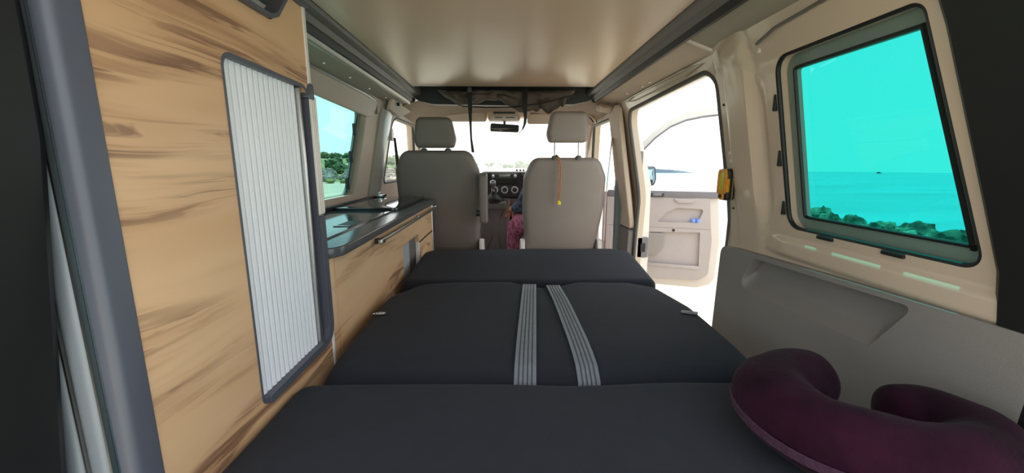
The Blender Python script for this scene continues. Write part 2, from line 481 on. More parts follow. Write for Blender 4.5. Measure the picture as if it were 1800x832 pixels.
# dark cable channel above the window
bm = N(); tube(bm, [(.690, 1.15, 1.346), (.690, 1.13, 1.352), (.690, 1.08, 1.366), (.690, .9, 1.374), (.690, .5, 1.378)], .004, 8); part('cable', bm, RAIL, wr)
# the tinted pane and its inner frame
def win(name, poly, xo, m, frame_in, fm, label, side=1, inn=None):
    bm = N(); slab(bm, dens(poly, .05), 0, .004, 0, 0, lambda u, v, w: (side * (wx(v) + xo + w), u, v), fill=6)
    p = struct(name, bm, m, label)
    inn = inn or inset(ccw(poly), frame_in)
    bm = N(); ring_panel(bm, poly, inn, lambda u, v, w: (side * (wx(v) + xo - .014 + w), u, v), .012, sub=2)
    part('window_frame', bm, fm, p, 'dark frame showing inside the pane')
    return p
G_FRAME = mat('frame_green_grey', (116, 134, 126), .3, var=(6, .06))
w1 = win('window_1', WINR, .045, G_RIGHT, .036, G_FRAME, 'large teal tinted rear side window looking over the sea')
bm = N(); inn = inset(ccw(WINR), .034); tube(bm, [(wx(p[1]) + .028, p[0], p[1]) for p in dens(inn, .05)], .0045, 6, True); part('gasket', bm, BLACK, w1)

# grey lower side panel with the long recess
OUT = roundpoly([(.40, .12), (1.425, .12), (1.425, .728), (1.33, .738), (.40, .772)], [.0, .02, .035, .05, 0], 5)
REC = roundpoly([(.80, .632), (1.30, .612), (1.235, .726), (.725, .748)], [.012, .05, .03, .012], 6)
def pan(u, v, w):
    lean = .80 - .02 * max(0, .7 - v)
    if w == 0: return (lean - .0, u, v)
    return (lean + w, u, v)
bm = N(); ring_panel(bm, OUT, REC, pan, .03, sub=10)
t = struct('trim_6', bm, GREYP, 'grey moulded lower side panel with a long armrest recess')
bm = N()
c = (sum(p[0] for p in REC) / len(REC), sum(p[1] for p in REC) / len(REC))
lps = []
for su, sv, du, dv, w in ((1, 1, 0, 0, 0), (.985, .94, 0, .002, .008), (.955, .72, .004, .010, .030), (.935, .60, .006, .014, .040), (.90, .50, .006, .016, .043), (.5, .25, .006, .016, .044)):
    lps.append([bm.verts.new(pan(c[0] + (p[0] - c[0]) * su + du, c[1] + (p[1] - c[1]) * sv + dv, w)) for p in dens(ccw(REC), .03)])
for a, b in zip(lps, lps[1:]): quad_ring(bm, a, b)
bm.faces.new(lps[-1])
part('recess', bm, GREYP, t)

# --- right wall above and beside the sliding door opening
DOOR = roundpoly([(1.455, -.1), (2.44, -.1), (2.44, .60), (2.405, 1.325), (1.415, 1.345), (1.418, .90), (1.43, .6)], [.02, .02, .1, .10, .075, .2, .2], 8)
def wall_d(u, v, w): return (wx(v) + w, u, v)
bm = N(); ring_panel(bm, [(1.405, -.14), (2.56, -.14), (2.56, 1.42), (1.405, 1.42)], DOOR, wall_d, .05, sub=8)
t = struct('wall_right.001', bm, CREAM, 'cream metal surround of the open sliding door')
bm = N(); tube(bm, [(wx(p[1]) + .006, p[0], p[1]) for p in dens(DOOR, .06)], .011, 8, True); part('seal', bm, mat('door_seal', (84, 80, 78), .6, var=(20, .05)), t, 'dark grey sliding door seal')
bm = N(); tube(bm, [(.692, 1.46, 1.368), (.688, 1.6, 1.378), (.688, 2.2, 1.378), (.692, 2.32, 1.366), (.698, 2.2, 1.356), (.698, 1.6, 1.356)], .004, 6, True); part('stamped_rib', bm, CREAM, t)
# rear face of the middle pillar, white strip outside the seal, two dark latches
bm = N(); prism(bm, roundpoly([(.755, 1.34), (.79, 1.33), (.905, .90), (.915, .2), (.915, -.1), (.845, -.1), (.845, .8)], .02, 3), 2.452, 2.60, XZ)
t = struct('trim_7', bm, WHITEP, 'white painted door pillar strip seen edge on')
for z0, z1 in ((.98, 1.10), (.44, .57)):
    z = (z0 + z1) / 2; xc = (.872 if z < .9 else .825); q = (.035 if z < .9 else .018)
    bm = N(); slab(bm, roundpoly([(xc - q, z0), (xc + q, z0), (xc + q, z1), (xc - q, z1)], .008), 2.440, 2.453, .003, 0, XZ); p = part('latch_plate', bm, DOORD, t)
    bm = N(); slab(bm, roundpoly([(xc - q * .46, z - .028), (xc + q * .46, z - .028), (xc + q * .46, z + .028), (xc - q * .46, z + .028)], .006), 2.436, 2.441, .002, 0, XZ); part('latch', bm, BLACK, p)

# --- cab side walls
HL = roundpoly([(2.70, .90), (3.70, .90), (3.30, 1.325), (2.70, 1.325)], [.04, .05, .12, .08], 8)
HR = roundpoly([(2.70, .12), (3.55, .12), (3.72, .90), (3.30, 1.325), (2.70, 1.325)], [.06, .08, .12, .12, .08], 8)
for s, hole, nm in ((-1, HL, 'wall_left.001'), (1, HR, 'wall_right.002')):
    f = lambda u, v, w, s=s: (s * (wx(v) + w), u, v)
    bm = N(); ring_panel(bm, [(2.56, -.1), (4.0, -.1), (4.0, .92), (3.36, 1.41), (2.56, 1.41)], hole, f, .06, sub=6)
    t = struct(nm, bm, BEIGE, 'beige cab side around the %s door window' % ('left' if s < 0 else 'right'))
    bm = N(); tube(bm, [(s * (wx(p[1]) + .008), p[0], p[1]) for p in dens(hole, .06)], .012, 8, True); part('seal', bm, DARK, t)
bm = N(); slab(bm, dens(HL, .08), 0, .004, 0, 0, lambda u, v, w: (-(wx(v) + .04 + w), u, v), fill=3)
struct('window_2', bm, G_CLEAR, 'left cab door window')
# A pillars
for s in (-1, 1):
    bm = N(); tube(bm, [(s * .705, 3.30, 1.39), (s * .735, 3.45, 1.30), (s * .80, 3.78, 1.09), (s * .83, 4.02, .92)], [.055, .045, .042, .05], 12)
    struct('trim_8' if s < 0 else 'trim_9', bm, BEIGE, 'beige windscreen pillar on the %s' % ('left' if s < 0 else 'right'))
# windscreen
def ws(u, v):
    x = (u - .5) * 2 * (.72 + (1 - v) * .12); y = 4.06 - v * .70 - .10 * (u - .5) ** 2 * 4; z = .90 + v * .49
    return x, y, z
bm = N()
g0 = grid(bm, 14, 6, lambda u, v: V(ws(u, v)))
r = bmesh.ops.solidify(bm, geom=bm.faces[:], thickness=.004)
struct('window_3', bm, G_WIND, 'sunlit windscreen with a milky glare mixed into its glass')
# cab headliner
def hl(u, v):
    x = (u - .5) * 2; y = 2.62 + v * .80
    e = abs(x) ** 3
    z = 1.462 - .070 * v ** 1.6 - .075 * e - .03 * (1 - v) * e
    return V((x * .70, y, z))
bm = N(); grid(bm, 24, 12, hl); bmesh.ops.solidify(bm, geom=bm.faces[:], thickness=-.02)
hd = struct('ceiling.001', bm, HEADL, 'beige cab headliner above the windscreen')
# opening of the pop-up roof: dark lip and black box standing in for unlit cavity
bm = N()
lip = roundpoly([(-.53, 1.412), (-.44, 1.392), (0, 1.386), (.44, 1.394), (.53, 1.414), (.56, 1.43), (.56, 1.50), (-.56, 1.50), (-.56, 1.43)], .01, 3)
prism(bm, lip, 2.615, 2.66, XZ)
struct('trim_10', bm, DARK, 'dark front lip of the roof opening', smooth=30)
bm = N()
for args in ((-.60, -.575, 2.2, 2.70, 1.47, 1.8), (.575, .60, 2.2, 2.70, 1.47, 1.8), (-.6, .6, 2.66, 2.70, 1.45, 1.8), (-.6, .6, 2.2, 2.22, 1.49, 1.8), (-.6, .6, 2.2, 2.70, 1.78, 1.80)):
    bx(bm, *args)
struct('trim_11', bm, PITCH, 'cloth lining inside the folded roof, its dark void painted black')
# outer roof skin so that daylight does not fall through the gaps
bm = N()
prism(bm, [(-.74, 1.44), (-.60, 1.515), (.60, 1.515), (.74, 1.44), (.72, 1.43), (.59, 1.495), (-.59, 1.495), (-.72, 1.43)], .2, 2.2, XZ)
prism(bm, [(-.74, 1.44), (-.58, 1.50), (-.58, 1.47), (-.69, 1.40), (-.72, 1.40)], 2.2, 2.66, XZ)
prism(bm, [(.74, 1.44), (.58, 1.50), (.58, 1.47), (.69, 1.40), (.72, 1.40)], 2.2, 2.66, XZ)
prism(bm, [(-.74, 1.42), (-.58, 1.50), (.58, 1.50), (.74, 1.42), (.72, 1.40), (.58, 1.485), (-.58, 1.485), (-.72, 1.40)], 2.66, 3.40, XZ)
struct('ceiling.002', bm, WHITEP, 'outer roof skin')

# --- left wall
HOLE = roundpoly([(1.15, .862), (2.215, .862), (2.215, 1.305), (1.15, 1.305)], [.04, .06, .06, .04], 8)
bm = N(); ring_panel(bm, [(.40, .0), (2.41, .0), (2.41, 1.40), (.40, 1.40)], HOLE, lambda u, v, w: (-(wx(v) + w), u, v), .055, sub=8)
wl = struct('wall_left', bm, BEIGE, 'beige lined side wall above the kitchen')
bm = N(); slab(bm, roundpoly([(1.05, 1.300), (2.20, 1.270), (2.30, 1.285), (2.305, 1.362), (1.05, 1.366)], [.01, .02, .05, .04, .01], 5), 0, .012, 0, .004, lambda u, v, w: (-(wx(v) - w), u, v), fill=5)
part('blind_panel', bm, BOARD, wl, 'flat beige panel above the window')
bm = N(); tube(bm, [(-.692, 1.0, 1.372), (-.692, 2.1, 1.370), (-.694, 2.24, 1.364), (-.702, 2.30, 1.345), (-.712, 2.325, 1.30)], .008, 10); part('curtain_track', bm, ALU, wl, 'slim white track')
w4 = win('window_4', HOLE, .045, G_LEFT, .0351, G_FRAME, 'teal tinted left side window above the worktop', -1, roundpoly([(1.16, .866), (2.155, .866), (2.165, 1.301), (1.16, 1.301)], [.03, .06, .05, .03], 8))
bm = N(); tube(bm, [(-(wx(z) + .030), y, z) for y, z in ((2.150, .875), (2.158, .95), (2.163, 1.1), (2.163, 1.27))], .004, 8); part('seal', bm, BLACK, w4)
for z in (.92, 1.06, 1.2):
    bm = N(); bx(bm, -(wx(z) + .038), -(wx(z) + .022), 2.140, 2.158, z - .03, z + .03, .003); part('clip', bm, BLACK, w4)
# left door pillar
bm = N(); ring = []
def lp(z, k): return wx(z)
prof = []
for z in [i * .05 for i in range(0, 29)]:
    x = wx(z)
    l = [(-x - .02, 2.40, z), (-x + .012, 2.405, z), (-x + .030, 2.44, z), (-x + .034, 2.52, z), (-x + .022, 2.60, z), (-x - .02, 2.62, z)]
    ring.append([bm.verts.new(p) for p in l])
for a, b in zip(ring, ring[1:]): quad_ring(bm, a, b)
bm.faces.new(ring[0]); bm.faces.new(ring[-1][::-1])
t = struct('trim_12', bm, mat('pillar_grey', (160, 154, 144), .3, var=(4, .04), coat=.3), 'glossy grey left door pillar beside the driver seat')
bm = N(); slab(bm, roundpoly([(2.40, 1.335), (2.66, 1.315), (2.95, 1.40), (2.95, 1.42), (2.40, 1.42)], [.02, .08, .02, .01, .01], 5), 0, .02, 0, .006, lambda u, v, w: (-(wx(v) - .035 + .0 - w + .02 * 0), u, v)); part('pillar_cap', bm, BEIGE, t)
bm = N(); lathe(bm, [(.010, -.004), (.010, .01)], (-(wx(1.385) - .058), 2.50, 1.375), 'x', 14); part('screw_cover', bm, BLACK, t)
# right door pillar inner lining, light above, blue-grey below
bm = N(); slab(bm, roundpoly([(2.455, .62), (2.69, .62), (2.69, 1.33), (2.455, 1.38)], .03, 4), 0, .03, 0, .01, lambda u, v, w: (wx(v) - .004 - w, u, v), fill=5)
t = struct('trim_13', bm, BEIGE, 'beige right door pillar lining')
bm = N(); slab(bm, roundpoly([(2.455, .0), (2.69, .0), (2.69, .615), (2.455, .615)], .02, 4), 0, .034, 0, .01, lambda u, v, w: (wx(v) - .004 - w, u, v), fill=5)
part('lower_lining', bm, DASH_L, t)
bm = N(); slab(bm, roundpoly([(2.64, .0), (2.70, .0), (2.71, .95), (2.66, .95)], .015, 4), 0, .045, 0, .012, lambda u, v, w: (wx(v) - .006 - w, u, v), fill=4)
part('belt_cover', bm, mat('belt_cover_grey', (120, 134, 138), .5, var=(6, .04)), t, 'blue grey belt cover')
bm = N(); slab(bm, roundpoly([(.585, 1.392), (.70, 1.375), (.72, 1.36), (.70, 1.342), (.60, 1.352)], .012, 4), 2.56, 2.66, .015, .01, XZ)
part('belt_housing', bm, BEIGE, t, 'oval beige cover under the roof')

# --- rear pillars at the tailgate (dark trim with rubber seal)
bm = N(); ring = []
for z in [i * .1 - .05 for i in range(0, 16)]:
    x = wx(z)
    k = .19 * max(-.05, z - .845)
    ring.append([bm.verts.new(p) for p in [(x + .05, .617 + k, z), (x - .002, .621 + k, z), (x - .015, .607 + k, z), (x - .02, .545 + k, z), (x - .03, .36, z), (x + .05, .34, z)]])
for a, b in zip(ring, ring[1:]): quad_ring(bm, a, b)
bm.faces.new(ring[0]); bm.faces.new(ring[-1][::-1])
struct('trim_14', bm, BLACK, 'dark right rear pillar trim at the tailgate opening')
bm = N(); ring = []
for z in [i * .1 - .05 for i in range(0, 16)]:
    x = wx(z)
    e = min(-.463, -.53 + .10 * (z - .6) / .7)
    ring.append([bm.verts.new(p) for p in [(-x - .05, .43, z), (e - .008, .432, z), (e, .420, z), (e - .005, .36, z), (-x - .05, .34, z)]])
for a, b in zip(ring, ring[1:]): quad_ring(bm, a, b)
bm.faces.new(ring[0]); bm.faces.new(ring[-1][::-1])
struct('trim_15', bm, BLACK, 'dark left rear pillar trim at the tailgate opening')

# ================================================================== WARDROBE
WX = -.45
wd = thing('wardrobe', 'tall light wood wardrobe with white ribbed roller shutter on the left', 'wardrobe', (-.63, .71, 0))
# side panel with a stepped top and the shutter opening
PO = roundpoly([(.452, .02), (.982, .02), (.982, 1.368), (.905, 1.368), (.845, 1.298), (.452, 1.298)], [0, 0, .012, .02, .03, 0], 5)
PH = roundpoly([(.684, .585), (.966, .587), (.966, 1.192), (.684, 1.198)], [.016, .03, .03, .022], 6)
bm = N(); ring_panel(bm, PO, PH, lambda u, v, w: (WX - w, u, v), .018, sub=3)
part('side_panel', bm, WOOD, wd)
# anthracite trim around the opening: thin at the rear, wide below and at the front lower corner
def rimband(bm, outer, inner, x0, x1):
    """raised band between two outlines"""
    c = (sum(p[0] for p in inner) / len(inner), sum(p[1] for p in inner) / len(inner))
    ring_panel(bm, outer, inner, lambda u, v, w: (x1 - w, u, v), x1 - x0, sub=1, centre=c)
TO = roundpoly([(.6815, .578), (.966, .578), (.966, 1.200), (.6815, 1.205)], [.018, .04, .03, .026], 7)
TI = roundpoly([(.685, .589), (.963, .589), (.963, 1.192), (.685, 1.197)], [.014, .03, .02, .02], 7)
bm = N(); rimband(bm, TO, TI, WX - .02, WX + .002)
part('opening_trim', bm, EDGE_D, wd, 'anthracite edge trim')
# ribbed shutter
def ribs(bm, y0, y1, z0, z1, x, n, amp):
    pr = []
    for i in range(n):
        a = y0 + (y1 - y0) * i / n; b = y0 + (y1 - y0) * (i + 1) / n; g = (b - a) * .10
        pr += [(a + .0001, x - amp), (a + g, x - amp * .1), ((a + b) / 2, x + amp * .35), (b - g, x - amp * .1)]
    pr.append((y1, x - amp))
    f = [[bm.verts.new((q[1], q[0], z)) for q in pr] for z in (z0, z1)]
    k = [[bm.verts.new((x - .012, q[0], z)) for q in (pr[0], pr[-1])] for z in (z0, z1)]
    for i in range(len(pr) - 1): bm.faces.new((f[0][i], f[0][i + 1], f[1][i + 1], f[1][i]))
    bm.faces.new((k[0][0], k[0][1], k[1][1], k[1][0]))
bm = N(); ribs(bm, .686, .930, .583, 1.20, WX - .010, 15, .0035); sh = part('roller_shutter', bm, SLAT, wd, 'white ribbed roller shutter', smooth=20)
bm = N(); bx(bm, WX - .012, WX - .002, .930, .939, .585, 1.19, .002); part('end_bar', bm, ALU, sh, 'aluminium end bar')
bm = N(); bx(bm, WX - .06, WX - .022, .68, .975, .56, 1.21); part('slot_backing', bm, BLACK, wd, 'black slot behind the shutter end')
for z in (.72, .93, 1.05, 1.15):
    bm = N(); lathe(bm, [(.003, 0), (.003, .004)], (WX - .024, .949, z), 'x', 10); part('screw', bm, CHROME, wd)
# front corner profiles, three lengths
for z0, z1, y0, y1, m, lb in ((1.186, 1.372, .972, .992, EDGE_B, 'pale rounded corner profile at the top'), (.902, 1.182, .967, 1.008, EDGE_B, 'pale ridged corner profile'), (.02, .899, .984, 1.0, EDGE_B, 'pale corner profile, lower length')):
    bm = N(); slab(bm, roundpoly([(-.655, y0), (WX + .002, y0), (WX + .002, y1), (-.655, y1)], [.0, .002, .012, 0], 5), z0, z1, .002, .002, XY, fill=1)
    p = part('corner_profile', bm, m, wd, lb)
    if m is EDGE_B and z0 > .5 and z0 < 1:
        for yy in (.977, .987, .997):
            bm = N(); bx(bm, WX, WX + .0034, yy - .0028, yy + .0028, z0 + .004, z1 - .004, .001); part('ridge', bm, EDGE_B, p)
bm = N(); prism(bm, roundpoly([(.70, .574), (.990, .574), (.990, .90), (.966, .90), (.966, .62), (.948, .590), (.70, .590)], [.004, .05, .004, .004, .03, .02, .004], 6), WX - .008, WX + .006, YZ); part('profile_cover', bm, EDGE_D, wd)
bm = N(); slab(bm, roundpoly([(.950, 1.172), (.990, 1.172), (.990, 1.208), (.972, 1.208)], [.004, .004, .012, .012], 4), WX - .01, WX + .005, 0, .003, YZ, fill=1); part('corner_cap', bm, EDGE_D, wd)
# scoop trim along the stepped top
bm = N(); ribbon(bm, [(WX - .004, .46, 1.301), (WX - .004, .80, 1.301), (WX - .004, .83, 1.302), (WX - .004, .852, 1.312), (WX - .004, .895, 1.360), (WX - .004, .908, 1.371), (WX - .004, .98, 1.373)], (1, 0, 0), (0, -.4, 1), .03, .008)
part('top_trim', bm, EDGE_D, wd)
# carcass, rear corner strip, rear ribbed door
bm = N(); bx(bm, -.705, WX - .062, .47, .975, .02, 1.295); part('carcass', bm, mat('carcass_grey', (110, 108, 104), .6, var=(8, .05)), wd)
bm = N(); slab(bm, roundpoly([(-.47, .436), (-.45, .436), (-.447, .47), (-.47, .47)], [.002, .012, .003, 0], 5), .02, 1.30, .002, .002, XY, fill=1); part('rear_edge_strip', bm, EDGE_D, wd, 'dark anthracite rear corner strip')
bm = N(); bx(bm, -.482, -.470, .446, .46, .02, 1.30); part('groove', bm, mat('groove_blue', (52, 70, 82), .35, var=(5, .05)), wd, 'blue grey groove')
bm = N()
for x0, x1 in ((-.512, -.484), (-.545, -.515), (-.60, -.548), (-.66, -.603), (-.705, -.663)):
    slab(bm, roundpoly([(x0, .438), (x1, .438), (x1, .462), (x0, .462)], [.010, .010, 0, 0], 5), .02, 1.30, .002, .002, XY, fill=1)
part('rear_shutter', bm, SLAT_D, wd, 'steel grey vertical slats on the rear face')
for x in (-.4835, -.5135, -.5465):
    bm = N(); bx(bm, x - .0012, x + .0012, .439, .45, .03, 1.29); part('highlight_line', bm, ALU, wd, 'bright line standing in for a highlight on the slat edge')  # thin bright strips draw the highlights between the slats

# ================================================================== KITCHEN
KX = -.45
kc = thing('kitchen_cabinet', 'low wood fronted kitchen cabinet under the slate worktop on the left', 'kitchen cabinet', (-.63, 1.75, 0))
bm = N(); bx(bm, -.79, KX - .02, 1.005, 2.49, .02, .782); part('carcass', bm, bpy.data.materials['carcass_grey'], kc)
bm = N(); bx(bm, KX - .019, KX, 1.004, 1.036, .02, .783, .002); part('filler_panel', bm, WOOD, kc)
bm = N()
fl = [(1.040, .02), (1.735, .02), (1.735, .655), (1.745, .665), (2.055, .665), (2.062, .655), (2.062, .62), (2.462, .62), (2.462, .782), (1.040, .782)]
prism(bm, fl, KX - .019, KX, YZ)
part('front_panel', bm, WOOD, kc)
bm = N(); prism(bm, [(1.738, .02), (1.738, .662), (1.90, .662), (1.90, .02)], KX - .026, KX - .012, YZ)
p = part('small_shutter', bm, SLAT_K, kc, 'small grey sliding shutter')
bm = N(); ribs(bm, 1.742, 1.896, .03, .655, KX - .010, 12, .002); part('shutter_slats', bm, SLAT_K, p)
bm = N(); bx(bm, KX - .30, KX - .021, 1.905, 2.06, .02, .66); part('recess_shade', bm, BLACK, kc, 'black block standing in for the shaded open recess')  # solid black block paints the darkness of the opening
bm = N(); bx(bm, KX - .018, KX + .001, 2.062, 2.078, .02, .62, .002); part('divider', bm, EDGE_B, kc)
bm = N(); slab(bm, roundpoly([(2.086, .30), (2.456, .30), (2.456, .612), (2.086, .612)], .004, 3), KX - .02, KX + .001, .001, .002, YZ, fill=1); dw = part('drawer', bm, WOOD, kc)
bm = N(); lathe(bm, [(.004, 0), (.005, .006), (.009, .010), (.009, .016), (.004, .019)], (KX, 2.265, .568), 'x', 16); part('knob', bm, CHROME, dw)
bm = N(); bx(bm, KX - .019, KX + .001, 2.080, 2.462, .612, .620); part('drawer_gap', bm, BLACK, kc)
bm = N(); slab(bm, roundpoly([(-.79, 2.466), (KX + .004, 2.466), (KX + .004, 2.494), (-.79, 2.494)], [0, .003, .01, 0], 4), .02, .783, .001, .001, XY, fill=1); part('end_profile', bm, ALU, kc, 'aluminium end profile')
# long chrome handle rail
bm = N(); slab(bm, roundpoly([(1.36, .755), (2.50, .751), (2.50, .764), (1.36, .768)], .005, 4), KX + .020, KX + .030, .004, .004, YZ, fill=1)
hr = part('handle_rail', bm, ALU, kc, 'long chrome handle rail')
for y in (1.375, 1.985, 2.488):
    bm = N(); bx(bm, KX - .001, KX + .027, y - .010, y + .010, .750, .769, .004); part('bracket', bm, CHROME if y != 1.375 else DARK, hr)
bm = N(); slab(bm, roundpoly([(1.345, .752), (1.392, .752), (1.392, .771), (1.345, .771)], .005, 4), KX + .017, KX + .033, .004, .004, YZ, fill=1); ec = part('end_cap', bm, ALU, hr)
bm = N(); bx(bm, KX + .032, KX + .0345, 1.358, 1.370, .757, .766, .001); part('slot', bm, BLACK, ec)

wt = thing('worktop', 'slate grey kitchen worktop with sink lid and glass hob lid', 'worktop', (-.62, 1.75, .784))
WO = roundpoly([(-.79, 1.003), (-.425, 1.003), (-.425, 2.51), (-.79, 2.51)], [.0, .055, .012, 0], 7)
bm = N(); slab(bm, dens(WO, .1), .784, .811, .004, .005, XY, fill=2); part('slab', bm, TOP, wt)
bm = N(); slab(bm, roundpoly([(-.77, 1.02), (-.505, 1.02), (-.505, 1.80), (-.77, 1.80)], .012, 4), .811, .8165, 0, .002, XY, fill=3); sl = part('sink_lid', bm, LID, wt)
bm = N(); slab(bm, roundpoly([(-.575, 1.33), (-.520, 1.33), (-.520, 1.47), (-.575, 1.47)], .006, 4), .8165, .8172, 0, 0, XY, fill=1); g = part('finger_recess', bm, BLACK, sl)
bm = N(); bx(bm, -.575, -.522, 1.333, 1.345, .8168, .8195, .001); part('recess_lip', bm, ALU, sl)
bm = N(); slab(bm, roundpoly([(-.78, 1.825), (-.490, 1.825), (-.490, 2.475), (-.78, 2.475)], .03, 5), .811, .826, .002, .003, XY, fill=3); hl_ = part('hob_lid', bm, HOB, wt, 'dark reflective glass hob lid')
bm = N(); lathe(bm, [(.008, 0), (.008, .0012)], (-.53, 2.40, .826), 'z', 14); part('dot', bm, BLACK, hl_)
bm = N(); bx(bm, -.808, -.785, 1.0, 2.50, .80, .832, .004); part('back_seal', bm, BLACK, wt)
bm = N(); bx(bm, -.79, -.73, 2.42, 2.50, .826, .842, .005); bx(bm, -.772, -.75, 2.43, 2.47, .838, .856, .005); part('hinge', bm, CHROME, wt, 'metal lid hinge')

# ================================================================== BED
bm = N(); slab(bm, roundpoly([(-.40, .28), (.58, .28), (.58, 2.02), (-.40, 2.02)], .02), 0, .43, .005, .005, XY, fill=2)
solo('bed_box', bm, DARK, 'dark base carrying the three charcoal cushions', 'bed box', (.1, 1.2, 0))
bm = N(); bx(bm, .638, .664, .95, 1.56, .455, .476, .004); bx(bm, .56, .65, 1.0, 1.5, .40, .428); part('sunlit_edge', bm, WHITEP, bpy.data.objects['bed_box'], 'added pale strip standing in for the sunlit cushion edge')  # pale strip added to carry the sunlit line along the cushion edge
def cushion(name, poly, radii, z0, z1, r0, r1, dz, label):
    o = dens(roundpoly(poly, radii, 7), .04)
    c = (sum(p[0] for p in poly) / len(poly), sum(p[1] for p in poly) / len(poly), z0)
    bm = N()
    slab(bm, o, z0, z1, r0, r1, lambda u, v, w: (u, v, w + (dz(u, v) * max(0, (w - z0)) / (z1 - z0))), seg=6, fill=9)
    return solo(name, bm, CUSH, label, 'cushion', c, 'charcoal bed cushions', smooth=60)
def nz(u, v, f, a): return a * mnoise.noise(V((u * f, v * f, 3.1)))
cushion('bed_cushion', [(-.455, .24), (.66, .24), (.66, .812), (-.45, .812)], [.03, .03, .06, .04], .432, .556, .02, .028,
        lambda u, v: -.010 * math.exp(-((u - .17) / .14) ** 2) * max(0, (v - .55) / .26) + nz(u, v, 3, .005) - .012 * max(0, (u - .2)) * 1.5, 'large charcoal cushion nearest the camera, under the purple neck pillow')
def midz(u, v):
    h = -.016 * math.exp(-((u - .155) / .075) ** 2) * max(0, min(1, (v - 1.25) / .25))
    return h + nz(u, v, 3.5, .005) - .03 * max(0, (1.02 - v) / .19) ** 2
midpoly = [(-.43, .832), (.625, .832), (.635, 1.25), (.60, 1.47), (.50, 1.548), (.29, 1.568), (.215, 1.534), (.10, 1.534), (.03, 1.568), (-.20, 1.568), (-.34, 1.53), (-.43, 1.38)]
cushion('bed_cushion', midpoly, [.06, .06, .1, .08, .08, .06, .05, .05, .06, .1, .1, .1], .432, .562, .02, .050, midz, 'middle charcoal cushion crossed by two grey belts')
cushion('bed_cushion', [(-.425, 1.578), (.635, 1.578), (.67, 2.05), (.60, 2.125), (-.37, 2.125), (-.425, 2.05)], [.03, .03, .06, .08, .08, .06], .432, .562, .02, .032,
        lambda u, v: nz(u, v, 3.5, .004) - .014 + .024 * max(0, min(1, (v - 1.58) / .4)), 'front charcoal cushion behind the two seats')

# two belts over the middle cushion
def belt(xa, xb, label):
    pts, sid, nrm = [], [], []
    ys = [1.545, 1.535, 1.50, 1.4, 1.3, 1.2, 1.1, 1.0, .93, .88, .845, .828]
    for y in ys:
        t = (1.52 - y) / .66; x = xa + (xb - xa) * t
        z = .562 + midz(x, y) + .006
        if y > 1.51: z -= (y - 1.51) * .9
        if y < .885: z -= .05 * (1 - math.sqrt(max(0, 1 - ((.885 - y) / .056) ** 2))) if y > .83 else .06
        pts.append(V((x, y, z)))
    for i in range(len(pts)):
        a, b = pts[max(0, i - 1)], pts[min(len(pts) - 1, i + 1)]; T = (b - a).normalized()
        s = V((1, 0, 0)) - T * T.x; sid.append(s); nrm.append(s.cross(T).normalized() * (1 if s.cross(T).z > 0 or i > 9 else -1))
    for q in nrm:
        if q.z < 0: q.negate()
    bm = N(); ribbon(bm, pts, sid, nrm, .052, .003)
    o = solo('seat_belt', bm, WEB, label, 'seat belt', tuple(pts[4]), 'grey belts on the middle cushion', smooth=60)
    for k in (-.0155, -.0052, .0052, .0155):
        bm = N(); ribbon(bm, [p + s.normalized() * k + q.normalized() * .0018 for p, s, q in zip(pts, sid, nrm)], sid, nrm, .0035, .0012)
        part('stripe', bm, WEBD, o, 'darker woven stripe')
belt(.100, .048, 'straight grey webbing belt on the middle cushion, left of the pair')
belt(.190, .196, 'slanting grey webbing belt on the middle cushion, right of the pair')
# sewn tags
def tagm(x, y, rz, label, white, tilt=0, drop=0):
    R = Matrix.Translation((x, y, .562 + midz(x, y) + .0012 - drop)) @ Matrix.Rotation(tilt, 4, 'Y') @ Matrix.Rotation(rz, 4, 'Z')
    t = bmesh.new(); slab(t, roundpoly([(-.024, -.013), (.024, -.013), (.024, .013), (-.024, .013)], .003), 0, .002, 0, .0005, XY, fill=1)
    bm = N(); merge(bm, t, R)
    o = solo('cloth_tag', bm, BLACK, label, 'label tag', (x, y, .56), None)
    if white:
        t = bmesh.new(); slab(t, roundpoly([(-.012, -.008), (.010, -.008), (.018, .001), (.006, .008), (-.012, .006)], .003), .002, .0026, 0, 0, XY, fill=1)
        slab(t, roundpoly([(-.022, -.006), (-.015, -.007), (-.014, .004), (-.019, .001)], .001), .002, .0026, 0, 0, XY, fill=1)
        bm = N(); merge(bm, t, R); part('emblem', bm, TAGW, o, 'white printed emblem')
        t = bmesh.new()
        for a in (-.006, -.001, .004): bx(t, a, a + .003, -.003, .002, .0026, .003)
        bx(t, -.008, -.006, -.005, .005, .0026, .003)
        bm = N(); merge(bm, t, R); part('print', bm, BLACK, o)
    else:
        t = bmesh.new()
        slab(t, roundpoly([(-.016, -.006), (.016, -.006), (.016, .006), (-.016, .006)], .004), .002, .0025, 0, 0, XY, fill=1)
        bm = N(); merge(bm, t, R); part('emblem', bm, mat('faded_print', (110, 114, 118), .7, var=(200, .5)), o)
tagm(-.388, 1.185, .25, 'small black tag with white emblem on the cushion edge by the kitchen', True, .06, -.001)
tagm(.580, 1.175, -.5, 'small dark tag at the right edge of the middle cushion', False, -.04, -.001)

